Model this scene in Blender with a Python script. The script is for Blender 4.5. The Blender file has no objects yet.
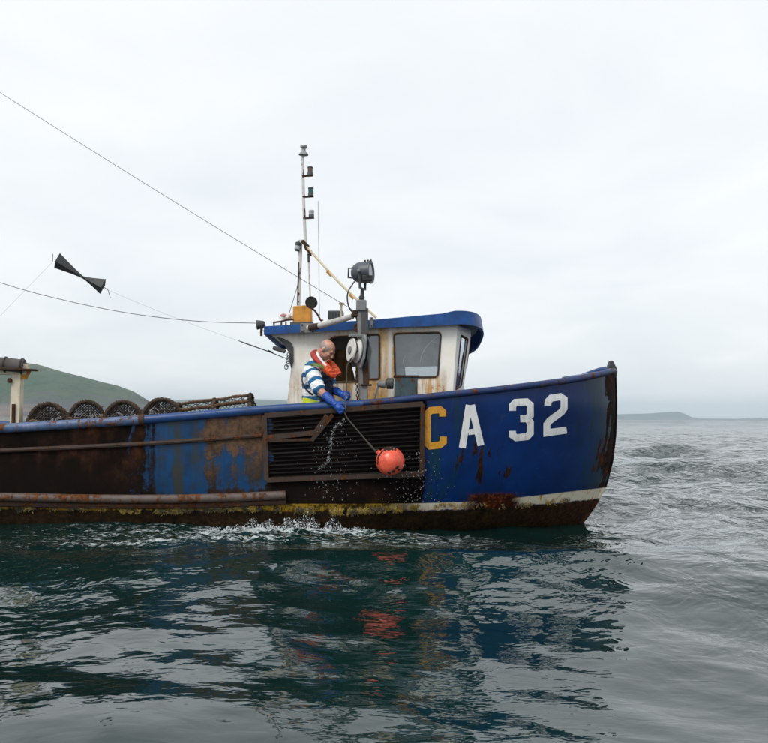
import bpy, bmesh, math, random
import numpy as np
from mathutils import Vector, Matrix, noise as mnoise

random.seed(11)
SC = bpy.context.scene
COL = SC.collection
R = math.radians

# ------------------------------------------------------------------ camera
FPX, CX, CY, CAMZ = 956.0, 384.0, 371.5, 1.3
PITCH, ROLL = math.atan(47.0 / FPX), R(0.3)
cam_data = bpy.data.cameras.new('camera')
cam = bpy.data.objects.new('camera', cam_data)
COL.objects.link(cam)
cam_data.sensor_fit = 'HORIZONTAL'
cam_data.sensor_width = 36.0
cam_data.lens = FPX / 768.0 * 36.0
cam_data.clip_start = 0.1
cam_data.clip_end = 60000.0
CAM_M = Matrix.Rotation(math.pi / 2 + PITCH, 3, 'X') @ Matrix.Rotation(ROLL, 3, 'Z')
cam.matrix_world = Matrix.Translation((0, 0, CAMZ)) @ CAM_M.to_4x4()
SC.camera = cam

# ------------------------------------------------------------------ sky: a bright, even overcast
world = bpy.data.worlds.new('World')
SC.world = world
world.use_nodes = True
SUN_EL, SUN_AZ = R(48), R(215)      # behind the camera, a little to the left
wn = world.node_tree
wn.nodes.clear()
w_out = wn.nodes.new('ShaderNodeOutputWorld')
w_bg = wn.nodes.new('ShaderNodeBackground')
w_bg.inputs['Strength'].default_value = 0.1
w_sky = wn.nodes.new('ShaderNodeTexSky')
w_sky.sky_type = 'NISHITA'
w_sky.sun_disc = False
w_sky.sun_elevation = SUN_EL
w_sky.sun_rotation = SUN_AZ
w_tc = wn.nodes.new('ShaderNodeTexCoord')
w_sep = wn.nodes.new('ShaderNodeSeparateXYZ')
wn.links.new(w_tc.outputs['Generated'], w_sep.inputs[0])
w_z = wn.nodes.new('ShaderNodeMath'); w_z.operation = 'ABSOLUTE'
wn.links.new(w_sep.outputs['Z'], w_z.inputs[0])
w_z2 = wn.nodes.new('ShaderNodeMath'); w_z2.operation = 'ADD'; w_z2.inputs[1].default_value = 0.16
wn.links.new(w_z.outputs[0], w_z2.inputs[0])
w_div = wn.nodes.new('ShaderNodeVectorMath'); w_div.operation = 'DIVIDE'
w_cmb = wn.nodes.new('ShaderNodeCombineXYZ')
for k in range(3):
    wn.links.new(w_z2.outputs[0], w_cmb.inputs[k])
wn.links.new(w_tc.outputs['Generated'], w_div.inputs[0])
wn.links.new(w_cmb.outputs[0], w_div.inputs[1])
w_n = wn.nodes.new('ShaderNodeTexNoise')
w_n.inputs['Scale'].default_value = 1.3
w_n.inputs['Detail'].default_value = 6.0
w_n.inputs['Roughness'].default_value = 0.52
w_n.inputs['Distortion'].default_value = 0.4
wn.links.new(w_div.outputs[0], w_n.inputs['Vector'])
w_r = wn.nodes.new('ShaderNodeValToRGB')
w_r.color_ramp.elements[0].position = 0.25
w_r.color_ramp.elements[0].color = (7.25 / 10, 7.65 / 10, 7.95 / 10, 1)
w_r.color_ramp.elements[1].position = 0.72
w_r.color_ramp.elements[1].color = (8.75 / 10, 8.9 / 10, 9.0 / 10, 1)
wn.links.new(w_n.outputs['Fac'], w_r.inputs['Fac'])
w_sc = wn.nodes.new('ShaderNodeVectorMath'); w_sc.operation = 'SCALE'
w_sc.inputs['Scale'].default_value = 8.85
wn.links.new(w_r.outputs['Color'], w_sc.inputs[0])
w_mix = wn.nodes.new('ShaderNodeMix'); w_mix.data_type = 'RGBA'
w_mix.inputs['Factor'].default_value = 0.95
wn.links.new(w_sky.outputs[0], w_mix.inputs['A'])
wn.links.new(w_sc.outputs[0], w_mix.inputs['B'])
wn.links.new(w_mix.outputs['Result'], w_bg.inputs['Color'])
wn.links.new(w_bg.outputs[0], w_out.inputs['Surface'])

sun_data = bpy.data.lights.new('sun', 'SUN')
sun_data.energy = 1.5
sun_data.angle = R(25)
sun_data.color = (1.0, 0.965, 0.91)
sun = bpy.data.objects.new('sun', sun_data)
COL.objects.link(sun)
sun_from = Vector((math.sin(SUN_AZ) * math.cos(SUN_EL), math.cos(SUN_AZ) * math.cos(SUN_EL), math.sin(SUN_EL)))
sun.rotation_euler = sun_from.to_track_quat('Z', 'Y').to_euler()

SC.view_settings.view_transform = 'Standard'
SC.view_settings.look = 'None'
SC.view_settings.exposure = 0.45
SC.view_settings.gamma = 1.0
SC.view_settings.use_curve_mapping = False
SC.render.engine = 'CYCLES'
SC.cycles.use_denoising = True
SC.cycles.max_bounces = 8
SC.cycles.transparent_max_bounces = 12
SC.cycles.volume_bounces = 5


# ------------------------------------------------------------------ pixel rays of the photograph
def ray(px, py):
    d = CAM_M @ Vector(((px - CX) / FPX, (CY - py) / FPX, -1.0))
    return d


def P(px, py, Y):
    """the point at depth Y (metres from the camera) seen at this pixel"""
    d = ray(px, py)
    t = Y / d.y
    return Vector((d.x * t, Y, CAMZ + d.z * t))


# ------------------------------------------------------------------ node helpers
class G:
    def __init__(self, name):
        self.m = bpy.data.materials.new(name)
        self.m.use_nodes = True
        self.t = self.m.node_tree
        self.t.nodes.clear()
        self.out = self.t.nodes.new('ShaderNodeOutputMaterial')

    def _in(self, sock, v):
        if v is None:
            return
        if isinstance(v, bpy.types.NodeSocket):
            self.t.links.new(v, sock)
        elif isinstance(v, (tuple, list)):
            if sock.type == 'RGBA' and len(v) == 3:
                v = (*v, 1.0)
            sock.default_value = v
        else:
            sock.default_value = v

    def node(self, kind, **kw):
        n = self.t.nodes.new(kind)
        for k, v in kw.items():
            setattr(n, k, v)
        return n

    def obj(self):
        return self.node('ShaderNodeTexCoord').outputs['Object']

    def math(self, op, a, b=None, c=None, clamp=False):
        n = self.node('ShaderNodeMath', operation=op, use_clamp=clamp)
        self._in(n.inputs[0], a); self._in(n.inputs[1], b)
        if c is not None:
            self._in(n.inputs[2], c)
        return n.outputs[0]

    def mul(self, a, b): return self.math('MULTIPLY', a, b)
    def add(self, a, b): return self.math('ADD', a, b)
    def sub(self, a, b): return self.math('SUBTRACT', a, b)
    def mx(self, a, b): return self.math('MAXIMUM', a, b)
    def mn(self, a, b): return self.math('MINIMUM', a, b)

    def step(self, v, lo, hi):
        n = self.node('ShaderNodeMapRange', interpolation_type='SMOOTHSTEP')
        self._in(n.inputs['Value'], v)
        n.inputs['From Min'].default_value = lo
        n.inputs['From Max'].default_value = hi
        return n.outputs['Result']

    def band(self, v, a, b, s):
        return self.mul(self.step(v, a - s, a + s), self.sub(1.0, self.step(v, b - s, b + s)))

    def mix(self, f, a, b, blend='MIX'):
        n = self.node('ShaderNodeMix', data_type='RGBA', blend_type=blend)
        self._in(n.inputs['Factor'], f); self._in(n.inputs['A'], a); self._in(n.inputs['B'], b)
        return n.outputs['Result']

    def sep(self, v):
        n = self.node('ShaderNodeSeparateXYZ'); self._in(n.inputs[0], v)
        return n.outputs

    def map(self, v, scale=(1, 1, 1), loc=(0, 0, 0)):
        n = self.node('ShaderNodeMapping')
        self._in(n.inputs['Vector'], v)
        n.inputs['Scale'].default_value = scale
        n.inputs['Location'].default_value = loc
        return n.outputs[0]

    def noise(self, v, scale=5.0, detail=4.0, rough=0.55, dist=0.0):
        n = self.node('ShaderNodeTexNoise')
        self._in(n.inputs['Vector'], v)
        n.inputs['Scale'].default_value = scale
        n.inputs['Detail'].default_value = detail
        n.inputs['Roughness'].default_value = rough
        n.inputs['Distortion'].default_value = dist
        return n.outputs['Fac']

    def ramp(self, f, stops):
        n = self.node('ShaderNodeValToRGB')
        e = n.color_ramp.elements
        while len(e) < len(stops):
            e.new(0.5)
        for k, (p, c) in enumerate(stops):
            e[k].position = p
            e[k].color = (*c, 1.0) if len(c) == 3 else c
        self._in(n.inputs['Fac'], f)
        return n.outputs['Color']

    def bump(self, h, strength=0.3, dist=0.01, normal=None):
        n = self.node('ShaderNodeBump')
        n.inputs['Strength'].default_value = strength
        n.inputs['Distance'].default_value = dist
        self._in(n.inputs['Height'], h)
        if normal is not None:
            self._in(n.inputs['Normal'], normal)
        return n.outputs[0]

    def bsdf(self, color, rough=0.6, metallic=0.0, normal=None, spec=0.5, **kw):
        n = self.node('ShaderNodeBsdfPrincipled')
        self._in(n.inputs['Base Color'], color)
        self._in(n.inputs['Roughness'], rough)
        self._in(n.inputs['Metallic'], metallic)
        self._in(n.inputs['Specular IOR Level'], spec)
        if normal is not None:
            self._in(n.inputs['Normal'], normal)
        for k, v in kw.items():
            self._in(n.inputs[k], v)
        return n.outputs[0]

    def done(self, shader=None, volume=None):
        if shader is not None:
            self.t.links.new(shader, self.out.inputs['Surface'])
        if volume is not None:
            self.t.links.new(volume, self.out.inputs['Volume'])
        return self.m


RUST = [(0.0, (0.012, 0.006, 0.004)), (0.38, (0.06, 0.024, 0.011)), (0.62, (0.16, 0.06, 0.02)), (0.9, (0.36, 0.15, 0.035))]


def painted(name, color, rust=0.45, scale=6.0, rough=0.5, vary=0.25, streak=0.5, bright_rust=0.0, bump=0.35, dirt=(0.05, 0.04, 0.03)):
    """weathered paint: colour drift, grime, vertical streaks and rust patches with relief"""
    g = G(name)
    v = g.obj()
    n1 = g.noise(v, scale, 7, 0.62)
    n2 = g.noise(g.map(v, (1, 1, 0.16)), scale * 2.6, 5, 0.6)
    n3 = g.noise(v, scale * 5, 4, 0.6)
    dark = tuple(c * (1 - vary) for c in color)
    col = g.mix(g.step(n1, 0.3, 0.7), color, dark)
    col = g.mix(g.mul(g.step(n2, 0.5, 0.75), streak * 0.6), col, dirt)
    m = g.add(g.mul(n1, 0.62), g.mul(n2, 0.38))
    th = 0.78 - rust * 0.5
    mask = g.step(g.add(m, g.mul(g.sub(n3, 0.5), 0.22)), th, th + 0.05)
    rc = g.ramp(g.add(g.noise(v, scale * 3.3, 5, 0.65), bright_rust), RUST)
    col = g.mix(mask, col, rc)
    rg = g.mix(mask, (rough,) * 3, (0.9,) * 3)
    h = g.add(g.mul(mask, g.mul(n3, 0.8)), g.mul(n1, 0.4))
    sp_ = g.sub(0.42, g.mul(mask, 0.32))
    return g.done(g.bsdf(col, rg, normal=g.bump(h, bump, 0.006), spec=sp_))


def plain(name, color, rough=0.55, metallic=0.0, vary=0.3, scale=14.0, bump=0.2, spec=0.5):
    g = G(name)
    v = g.obj()
    n = g.noise(v, scale, 5, 0.6)
    col = g.mix(g.step(n, 0.3, 0.72), color, tuple(c * (1 - vary) for c in color))
    return g.done(g.bsdf(col, rough, metallic, g.bump(n, bump, 0.004), spec))


# ------------------------------------------------------------------ mesh helpers
class MB:
    def __init__(self):
        self.v, self.f, self.mi = [], [], []

    def add(self, vs, fs, mi=0):
        o = len(self.v)
        self.v.extend([tuple(x) for x in vs])
        self.f.extend([tuple(i + o for i in f) for f in fs])
        self.mi.extend([mi] * len(fs))
        return self

    def box(self, c, s, rot=None, mi=0):
        c = Vector(c); hx, hy, hz = s[0] / 2, s[1] / 2, s[2] / 2
        vs = []
        for x in (-hx, hx):
            for y in (-hy, hy):
                for z in (-hz, hz):
                    p = Vector((x, y, z))
                    vs.append(c + (rot @ p if rot is not None else p))
        return self.add(vs, [(0, 1, 3, 2), (4, 6, 7, 5), (0, 4, 5, 1), (2, 3, 7, 6), (0, 2, 6, 4), (1, 5, 7, 3)], mi)

    def bar(self, a, b, w, h, up=(0, 0, 1), mi=0):
        """a square bar from a to b, w across and h along up"""
        a, b = Vector(a), Vector(b)
        d = (b - a); L = d.length; d.normalize()
        up = Vector(up); s = d.cross(up)
        if s.length < 1e-4:
            s = d.cross(Vector((1, 0, 0)))
        s.normalize(); u = s.cross(d)
        rot = Matrix((d, s, u)).transposed()
        return self.box((a + b) / 2, (L, w, h), rot, mi)

    def tube(self, pts, r, n=8, closed=False, cap=True, mi=0):
        pts = [Vector(p) for p in pts]
        m = len(pts)
        rs = r if isinstance(r, (list, tuple)) else [r] * m
        vs, fs = [], []
        up = None
        for i, p in enumerate(pts):
            if closed:
                d = pts[(i + 1) % m] - pts[i - 1]
            else:
                d = pts[min(i + 1, m - 1)] - pts[max(i - 1, 0)]
            if d.length < 1e-9:
                d = Vector((0, 0, 1))
            d.normalize()
            if up is None:
                up = d.orthogonal().normalized()
            up = (up - d * up.dot(d))
            if up.length < 1e-6:
                up = d.orthogonal()
            up.normalize()
            s = d.cross(up)
            for k in range(n):
                a = 2 * math.pi * k / n
                vs.append(p + (up * math.cos(a) + s * math.sin(a)) * rs[i])
        rng = m if closed else m - 1
        for i in range(rng):
            j = (i + 1) % m
            for k in range(n):
                k2 = (k + 1) % n
                fs.append((i * n + k, i * n + k2, j * n + k2, j * n + k))
        if cap and not closed:
            fs.append(tuple(range(n - 1, -1, -1)))
            fs.append(tuple((m - 1) * n + k for k in range(n)))
        return self.add(vs, fs, mi)

    def lathe(self, prof, base, axis=(0, 0, 1), n=20, mi=0):
        ax = Vector(axis).normalized()
        u = ax.orthogonal().normalized(); w = ax.cross(u)
        base = Vector(base)
        vs, fs = [], []
        for (r, h) in prof:
            for k in range(n):
                a = 2 * math.pi * k / n
                vs.append(base + ax * h + (u * math.cos(a) + w * math.sin(a)) * max(r, 1e-4))
        for i in range(len(prof) - 1):
            for k in range(n):
                k2 = (k + 1) % n
                fs.append((i * n + k, i * n + k2, (i + 1) * n + k2, (i + 1) * n + k))
        fs.append(tuple(range(n - 1, -1, -1)))
        fs.append(tuple((len(prof) - 1) * n + k for k in range(n)))
        return self.add(vs, fs, mi)

    def rcone(self, a, b, ra, rb, n=16):
        """round cone: a capsule that tapers"""
        a, b = Vector(a), Vector(b)
        d = b - a; L = d.length
        prof = []
        for k in range(6):
            t = math.pi / 2 * (1 - k / 5)
            prof.append((ra * math.cos(t), -ra * math.sin(t)))
        for k in range(6):
            t = math.pi / 2 * (k / 5)
            prof.append((rb * math.cos(t), L + rb * math.sin(t)))
        return self.lathe(prof, a, d, n)

    def ball(self, c, r, n=14, rot=None):
        c = Vector(c)
        r = r if isinstance(r, (tuple, list)) else (r, r, r)
        vs, fs = [], []
        m = n // 2 + 1
        for i in range(m + 1):
            th = math.pi * i / m
            for k in range(n):
                a = 2 * math.pi * k / n
                st = max(math.sin(th), 1e-4)
                p = Vector((r[0] * st * math.cos(a), r[1] * st * math.sin(a), r[2] * math.cos(th)))
                vs.append(c + (rot @ p if rot is not None else p))
        for i in range(m):
            for k in range(n):
                k2 = (k + 1) % n
                fs.append((i * n + k, (i + 1) * n + k, (i + 1) * n + k2, i * n + k2))
        return self.add(vs, fs)

    def prism(self, poly, ext, mi=0):
        """a flat polygon (list of points) thickened by the vector ext"""
        n = len(poly); ext = Vector(ext)
        vs = [Vector(p) for p in poly] + [Vector(p) + ext for p in poly]
        fs = [tuple(range(n - 1, -1, -1)), tuple(range(n, 2 * n))]
        for k in range(n):
            k2 = (k + 1) % n
            fs.append((k, k2, n + k2, n + k))
        return self.add(vs, fs, mi)

    def build(self, name, mat, parent=None, smooth=True, bevel=0.0, angle=40, local=False):
        me = bpy.data.meshes.new(name)
        me.from_pydata(self.v, [], self.f)
        mats = mat if isinstance(mat, (list, tuple)) else [mat]
        for m in mats:
            me.materials.append(m)
        if len(mats) > 1:
            me.polygons.foreach_set('material_index', self.mi)
        bm = bmesh.new(); bm.from_mesh(me)
        bmesh.ops.recalc_face_normals(bm, faces=bm.faces)
        if smooth:
            lim = R(angle)
            for f in bm.faces:
                f.smooth = True
            for e in bm.edges:
                if len(e.link_faces) == 2 and e.calc_face_angle(0) > lim:
                    e.smooth = False
        bm.to_mesh(me); bm.free()
        return link(name, me, parent, bevel, local)


def link(name, me, parent=None, bevel=0.0, local=False):
    o = bpy.data.objects.new(name, me)
    COL.objects.link(o)
    if parent is not None:
        o.parent = parent
        if not local:                # meshes are written in world metres
            top = Vector((0, 0, 0)); q = parent
            if not q.get('_world'):
                while q is not None:
                    top = top + q.location; q = q.parent
                o.matrix_parent_inverse = Matrix.Translation(-top)
                o['_world'] = 1
            else:
                o['_world'] = 1
    if bevel:
        b = o.modifiers.new('bevel', 'BEVEL')
        b.width = bevel; b.segments = 2; b.limit_method = 'ANGLE'; b.angle_limit = R(40)
    return o


def root(name, loc, label, cat, group=None):
    o = bpy.data.objects.new(name, None)
    COL.objects.link(o)
    o.location = loc
    o.empty_display_size = 0.2
    return tag(o, label, cat, group)


def tag(o, label=None, cat=None, group=None, kind=None):
    if label: o['label'] = label
    if cat: o['category'] = cat
    if group: o['group'] = group
    if kind: o['kind'] = kind
    return o


def smoothstep(a, b, x):
    t = np.clip((x - a) / (b - a), 0, 1)
    return t * t * (3 - 2 * t)


def curve(pts, n=8, closed=False):
    """Catmull-Rom through the points"""
    pts = [Vector(p) for p in pts]
    out = []
    m = len(pts)
    segs = m if closed else m - 1
    for i in range(segs):
        p1, p2 = pts[i], pts[(i + 1) % m]
        p0 = pts[i - 1] if (closed or i > 0) else p1 * 2 - p2
        p3 = pts[(i + 2) % m] if (closed or i + 2 < m) else p2 * 2 - p1
        for k in range(n):
            t = k / n
            out.append(0.5 * ((2 * p1) + (p2 - p0) * t + (2 * p0 - 5 * p1 + 4 * p2 - p3) * t * t + (3 * p1 - p0 - 3 * p2 + p3) * t ** 3))
    if not closed:
        out.append(pts[-1])
    return out

# ------------------------------------------------------------------ the sea
YC = 12.6                                    # the boat's centreline


def sea_waves(x, y, spacing):
    """sum of crested waves; each fades where the sheet is too coarse to carry it"""
    rng = np.random.default_rng(23)
    n = 120
    lam = np.exp(np.linspace(math.log(0.16), math.log(15.0), n))
    z = np.zeros_like(x); dx = np.zeros_like(x); dy = np.zeros_like(x)
    # calmer and rougher patches
    patch = 0.5 + 0.28 * np.sin(0.55 * x + 0.8 * np.sin(0.31 * y) + 1.0) + 0.28 * np.sin(0.62 * y - 0.4 * x + 2.0 * np.sin(0.23 * x))
    patch = np.clip(patch, 0.15, 1.0)
    # a smooth slick lies this side of the boat, the chop picks up beyond it
    calm = 0.42 + 0.16 * smoothstep(4.6, 8.0, y) + 0.42 * smoothstep(10.5, 19.0, y + 1.5 * np.maximum(x - 1.0, 0))
    calm = np.where(y < 0, 0.8, np.minimum(calm + 0.26 * smoothstep(1.2, 3.2, x), 1.0))
    for i in range(n):
        L = lam[i]
        wind = R(-112)
        spread = R(30) if L > 6 else (R(45) if L > 1.2 else R(62))
        th = wind + rng.normal() * spread
        k = 2 * math.pi / L
        ph = rng.uniform(0, 2 * math.pi)
        if L < 0.45:
            ka = 0.0150
        elif L < 1.4:
            ka = 0.0215
        elif L < 5:
            ka = 0.0260
        else:
            ka = 0.0120
        a = ka / k
        fade = np.clip((L / spacing - 2.2) / 2.2, 0, 1)
        if L < 1.0:
            fade = fade * (0.45 + 0.7 * patch)
        fade = fade * (calm if L < 4.5 else 0.5 + 0.5 * calm)
        p = k * (math.cos(th) * x + math.sin(th) * y) + ph
        c, s = np.cos(p), np.sin(p)
        af = a * fade
        z += af * c
        dx -= 0.9 * af * math.cos(th) * s
        dy -= 0.9 * af * math.sin(th) * s
    return dx, dy, z


def make_sea():
    f = FPX * 1024 / 768
    rows = [0.35, 0.7, 1.0, 1.3]
    yp = 780.0
    while yp > 9:
        rows.append(CAMZ * f / yp)
        yp -= 1.0 if yp > 130 else (0.6 if yp > 30 else 0.35)
    while rows[-1] < 12400:
        rows.append(rows[-1] * 1.06)
    rows = np.array(rows)
    fine = np.linspace(R(90 - 31), R(90 + 31), 760)
    rest = np.linspace(R(90 + 31), R(360 + 90 - 31), 90)[1:-1]
    ang = np.concatenate([fine, rest])
    nr, na = len(rows), len(ang)
    dr = np.gradient(rows)
    rr, aa = np.meshgrid(rows, ang, indexing='ij')
    x, y = rr * np.cos(aa), rr * np.sin(aa)
    dang = np.full(na, fine[1] - fine[0]); dang[len(fine):] = rest[1] - rest[0]
    # along the view the sheet may be coarse, since it is seen end on
    sp = np.maximum(rr * dang[None, :], np.minimum(dr[:, None], rr * dang[None, :] * 6))
    dx, dy, z = sea_waves(x, y, sp)
    # wash along the hull: broken water thrown off the side, a low bow wave
    def wash(X, Y):
        w = smoothstep(-3.6, -1.5, X) * (1 - smoothstep(-0.35, 0.7, X))
        a = w * np.exp(-((Y - 10.55) / 0.58) ** 2)
        # a second line of broken water trailing away from the side
        w2 = smoothstep(-4.6, -2.0, X) * (1 - smoothstep(-1.3, -0.1, X))
        b_ = 0.95 * w2 * np.exp(-((Y - (9.72 + 0.16 * (X + 1.5))) / 0.26) ** 2)
        return np.maximum(a, b_)
    ws = wash(x, y)
    lump = np.sin(9.1 * x + 3.2 * np.sin(5.3 * y)) * np.sin(11.7 * y + 2.1 * np.sin(6.9 * x)) + 0.6 * np.sin(23 * x + 3 * np.sin(17 * y)) * np.sin(27 * y)
    z = z + ws * (0.045 + 0.030 * lump)
    bow = np.exp(-((x - 2.3) / 1.1) ** 2 - ((y - 12.1) / 0.8) ** 2)
    z = z + 0.10 * bow
    co = np.stack([x + dx, y + dy, z], -1).reshape(-1, 3)
    i, j = np.meshgrid(np.arange(nr - 1), np.arange(na), indexing='ij')
    j2 = (j + 1) % na
    faces = np.stack([i * na + j, (i + 1) * na + j, (i + 1) * na + j2, i * na + j2], -1).reshape(-1, 4)
    me = bpy.data.meshes.new('sea')
    nv, nf = len(co), len(faces)
    me.vertices.add(nv + 1)
    me.vertices.foreach_set('co', np.concatenate([co, [[0, 0, float(z[0].mean())]]]).ravel())
    tri = np.stack([np.full(na, nv), np.arange(na), (np.arange(na) + 1) % na], -1)
    me.loops.add(nf * 4 + na * 3)
    me.loops.foreach_set('vertex_index', np.concatenate([faces.ravel(), tri.ravel()]))
    me.polygons.add(nf + na)
    me.polygons.foreach_set('loop_start', np.concatenate([np.arange(nf) * 4, nf * 4 + np.arange(na) * 3]))
    me.update(calc_edges=True)
    me.polygons.foreach_set('use_smooth', np.ones(nf + na, dtype=bool))
    at = me.attributes.new('foam', 'FLOAT', 'POINT')
    fleck = 0.66 * smoothstep(-6.0, -3.0, x) * (1 - smoothstep(0.8, 2.6, x)) * smoothstep(8.2, 9.6, y) * (1 - smoothstep(10.9, 11.4, y))
    fm_ = np.maximum(ws, fleck)
    at.data.foreach_set('value', np.concatenate([fm_.ravel(), [0.0]]).astype(np.float32))
    g = G('sea_water')
    v = g.obj()
    xyz = g.sep(v)
    dist = g.math('LENGTH', 0) if False else None
    ln = g.node('ShaderNodeVectorMath', operation='LENGTH'); g._in(ln.inputs[0], v)
    d = ln.outputs['Value']
    foam_a = g.node('ShaderNodeAttribute', attribute_name='foam').outputs['Fac']
    # ripples riding on the waves
    vs = g.map(v, (1.0, 1.7, 1.0))
    r1 = g.noise(vs, 5.0, 2, 0.42, 0.8)
    r2 = g.noise(vs, 21.0, 1, 0.4, 0.3)
    gust = g.step(g.noise(v, 0.28, 3, 0.5), 0.35, 0.68)
    near = g.sub(1.0, g.step(d, 6.0, 60.0))
    h = g.add(g.mul(r1, 1.0), g.mul(g.mul(r2, 0.35), gust))
    b1 = g.bump(h, 0.08, 0.05)
    # farther chop than the sheet carries
    r3 = g.noise(g.map(v, (1.5, 1.0, 1.0)), 1.25, 4, 0.58, 0.5)
    b2 = g.bump(g.mul(r3, g.step(g.add(d, g.mul(g.step(xyz[0], 0.6, 3.0), 3.5)), 4.5, 30.0)), 0.8, 0.55, b1)
    deep = g.mix(g.step(g.noise(v, 0.35, 3, 0.5), 0.3, 0.7), (0.0012, 0.0135, 0.0120), (0.0022, 0.020, 0.0175))
    fn = g.noise(g.map(v, (1.0, 1.5, 1.0)), 5.5, 8, 0.68, 1.2)
    fn2 = g.noise(g.map(v, (1.0, 1.7, 1.0)), 17.0, 6, 0.65, 0.8)
    fm = g.add(g.mul(fn, 0.6), g.mul(fn2, 0.4))
    th = g.sub(0.715, g.mul(foam_a, 0.285))
    fmask = g.math('MULTIPLY', g.sub(fm, th), 11.0, clamp=True)
    fmask = g.mul(fmask, g.mul(g.step(foam_a, 0.02, 0.2), 0.82))
    water = g.bsdf(deep, 0.035, normal=b2, spec=0.5, IOR=1.48)
    foam = g.bsdf((0.62, 0.68, 0.69), 0.9, normal=g.bump(fn2, 0.8, 0.03))
    ms = g.node('ShaderNodeMixShader')
    g._in(ms.inputs[0], fmask); g._in(ms.inputs[1], water); g._in(ms.inputs[2], foam)
    me.materials.append(g.done(ms.outputs[0]))
    o = link('sea', me)
    tag(o, 'choppy dark green grey sea', None, None, 'structure')
    return o


sea = make_sea()


# ------------------------------------------------------------------ land across the water
def land(name, label, prof, dist, depth, colors, seed, rough=1.0, rows=40):
    """a ridge whose skyline runs through prof = [(px, py)...]; the shore lies at sea level"""
    px = np.linspace(prof[0][0], prof[-1][0], int(max(60, (prof[-1][0] - prof[0][0]) * 0.9)))
    py = np.interp(px, [p[0] for p in prof], [p[1] for p in prof])
    vs, fs = [], []
    m = rows
    for i in range(len(px)):
        top = P(px[i], py[i], dist)
        H = max(top.z, 0.0)
        for k in range(m):
            t = k / (m - 1)
            # front shore -> crest -> back shore
            yy = dist + depth * (t - 0.55)
            s = t / 0.55 if t < 0.55 else (1 - t) / 0.45
            s = max(s, 0.0)
            xx = top.x * (yy / dist)
            e = mnoise.fractal(Vector((xx, yy, seed)) * (1 / 260.0), 1.0, 2.0, 6) * 0.17 * rough
            g_ = mnoise.ridged_multi_fractal(Vector((xx, yy * 0.6, seed)) * (1 / 420.0), 1.0, 2.0, 4, 1.0, 2.0) * 0.13 * rough
            prof_h = math.sin(min(s, 1) * math.pi / 2) ** 1.15
            zz = H * (prof_h + (e - g_ + 0.05) * math.sin(s * math.pi) * 1.2) * (yy / dist if t < 0.55 else 1)
            vs.append((xx, yy, zz - (1.5 if s <= 0 else 0.0)))
    for i in range(len(px) - 1):
        for k in range(m - 1):
            a = i * m + k
            fs.append((a, a + m, a + m + 1, a + 1))
    me = bpy.data.meshes.new(name)
    me.from_pydata(vs, [], fs)
    for p_ in me.polygons:
        p_.use_smooth = True
    g = G(name + '_ground')
    v = g.obj()
    z = g.sep(v)[2]
    n1 = g.noise(v, 0.004, 6, 0.6)
    n2 = g.noise(v, 0.018, 5, 0.6)
    n3 = g.noise(g.map(v, (1, 1, 5)), 0.012, 6, 0.65)
    col = g.mix(g.step(n1, 0.35, 0.65), colors[0], colors[1])
    col = g.mix(g.mul(g.step(n2, 0.5, 0.7), 0.7), col, colors[2])
    rock = g.step(g.add(g.mul(g.sub(n3, 0.5), 130.0), g.sub(46.0, z)), -6.0, 14.0)
    col = g.mix(g.mul(rock, 0.85), col, colors[3])
    sand = g.mul(g.step(g.sub(26.0, z), -8.0, 8.0), g.step(n1, 0.42, 0.6))
    col = g.mix(g.mul(sand, 0.7), col, colors[4])
    me.materials.append(g.done(g.bsdf(col, 0.95, normal=g.bump(g.add(n2, n3), 0.9, 22.0), spec=0.1)))
    return tag(link(name, me), label, None, None, 'structure')


land('headland', 'green sloping headland beyond the pots',
     [(-760, 413), (-700, 405), (-600, 388), (-470, 372), (-330, 361), (-220, 357), (-130, 355), (-60, 357), (-20, 359), (15, 361.5), (36, 363.5), (60, 370), (80, 375.5), (100, 381), (118, 385.5), (134, 391.5), (146, 399), (158, 406.5), (170, 415.6), (176, 416.4)],
     2500.0, 1100.0, [(0.045, 0.085, 0.045), (0.085, 0.105, 0.055), (0.028, 0.040, 0.030), (0.085, 0.080, 0.095), (0.28, 0.21, 0.16)], 3.0)
land('far_shore', 'faint blue land far beyond the long pot',
     [(120, 412), (150, 404), (180, 399.5), (215, 398.5), (250, 399), (275, 399.5), (300, 402), (340, 407), (390, 413), (420, 417.6)],
     8200.0, 2600.0, [(0.05, 0.08, 0.05), (0.07, 0.09, 0.05), (0.05, 0.05, 0.04), (0.10, 0.09, 0.09), (0.2, 0.16, 0.13)], 8.0, 0.7, 24)
land('far_island', 'low blue island on the horizon off the bow',
     [(560, 418.6), (590, 415.5), (617, 414.2), (650, 413.2), (668, 412), (679, 411.6), (684, 413.4), (692, 417.2), (700, 418.4), (735, 418.7), (752, 418.0), (775, 417.3), (830, 417.4), (860, 419.5)],
     11000.0, 2400.0, [(0.05, 0.08, 0.05), (0.07, 0.09, 0.05), (0.05, 0.05, 0.04), (0.10, 0.09, 0.09), (0.2, 0.16, 0.13)], 5.0, 0.6, 20)

# sea air: far things fade to a pale blue
hz = MB().box((0, 0, 99), (27000, 27000, 204))
g = G('sea_haze')
vol = g.node('ShaderNodeVolumePrincipled')
vol.inputs['Color'].default_value = (0.80, 0.92, 1.0, 1)
vol.inputs['Density'].default_value = 0.00011
vol.inputs['Anisotropy'].default_value = 0.72
hzo = hz.build('haze', g.done(None, vol.outputs[0]), None, smooth=False)
hzo.location = (0, 0, 0)
tag(hzo, 'thin pale sea haze over the water', None, None, 'stuff')

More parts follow.
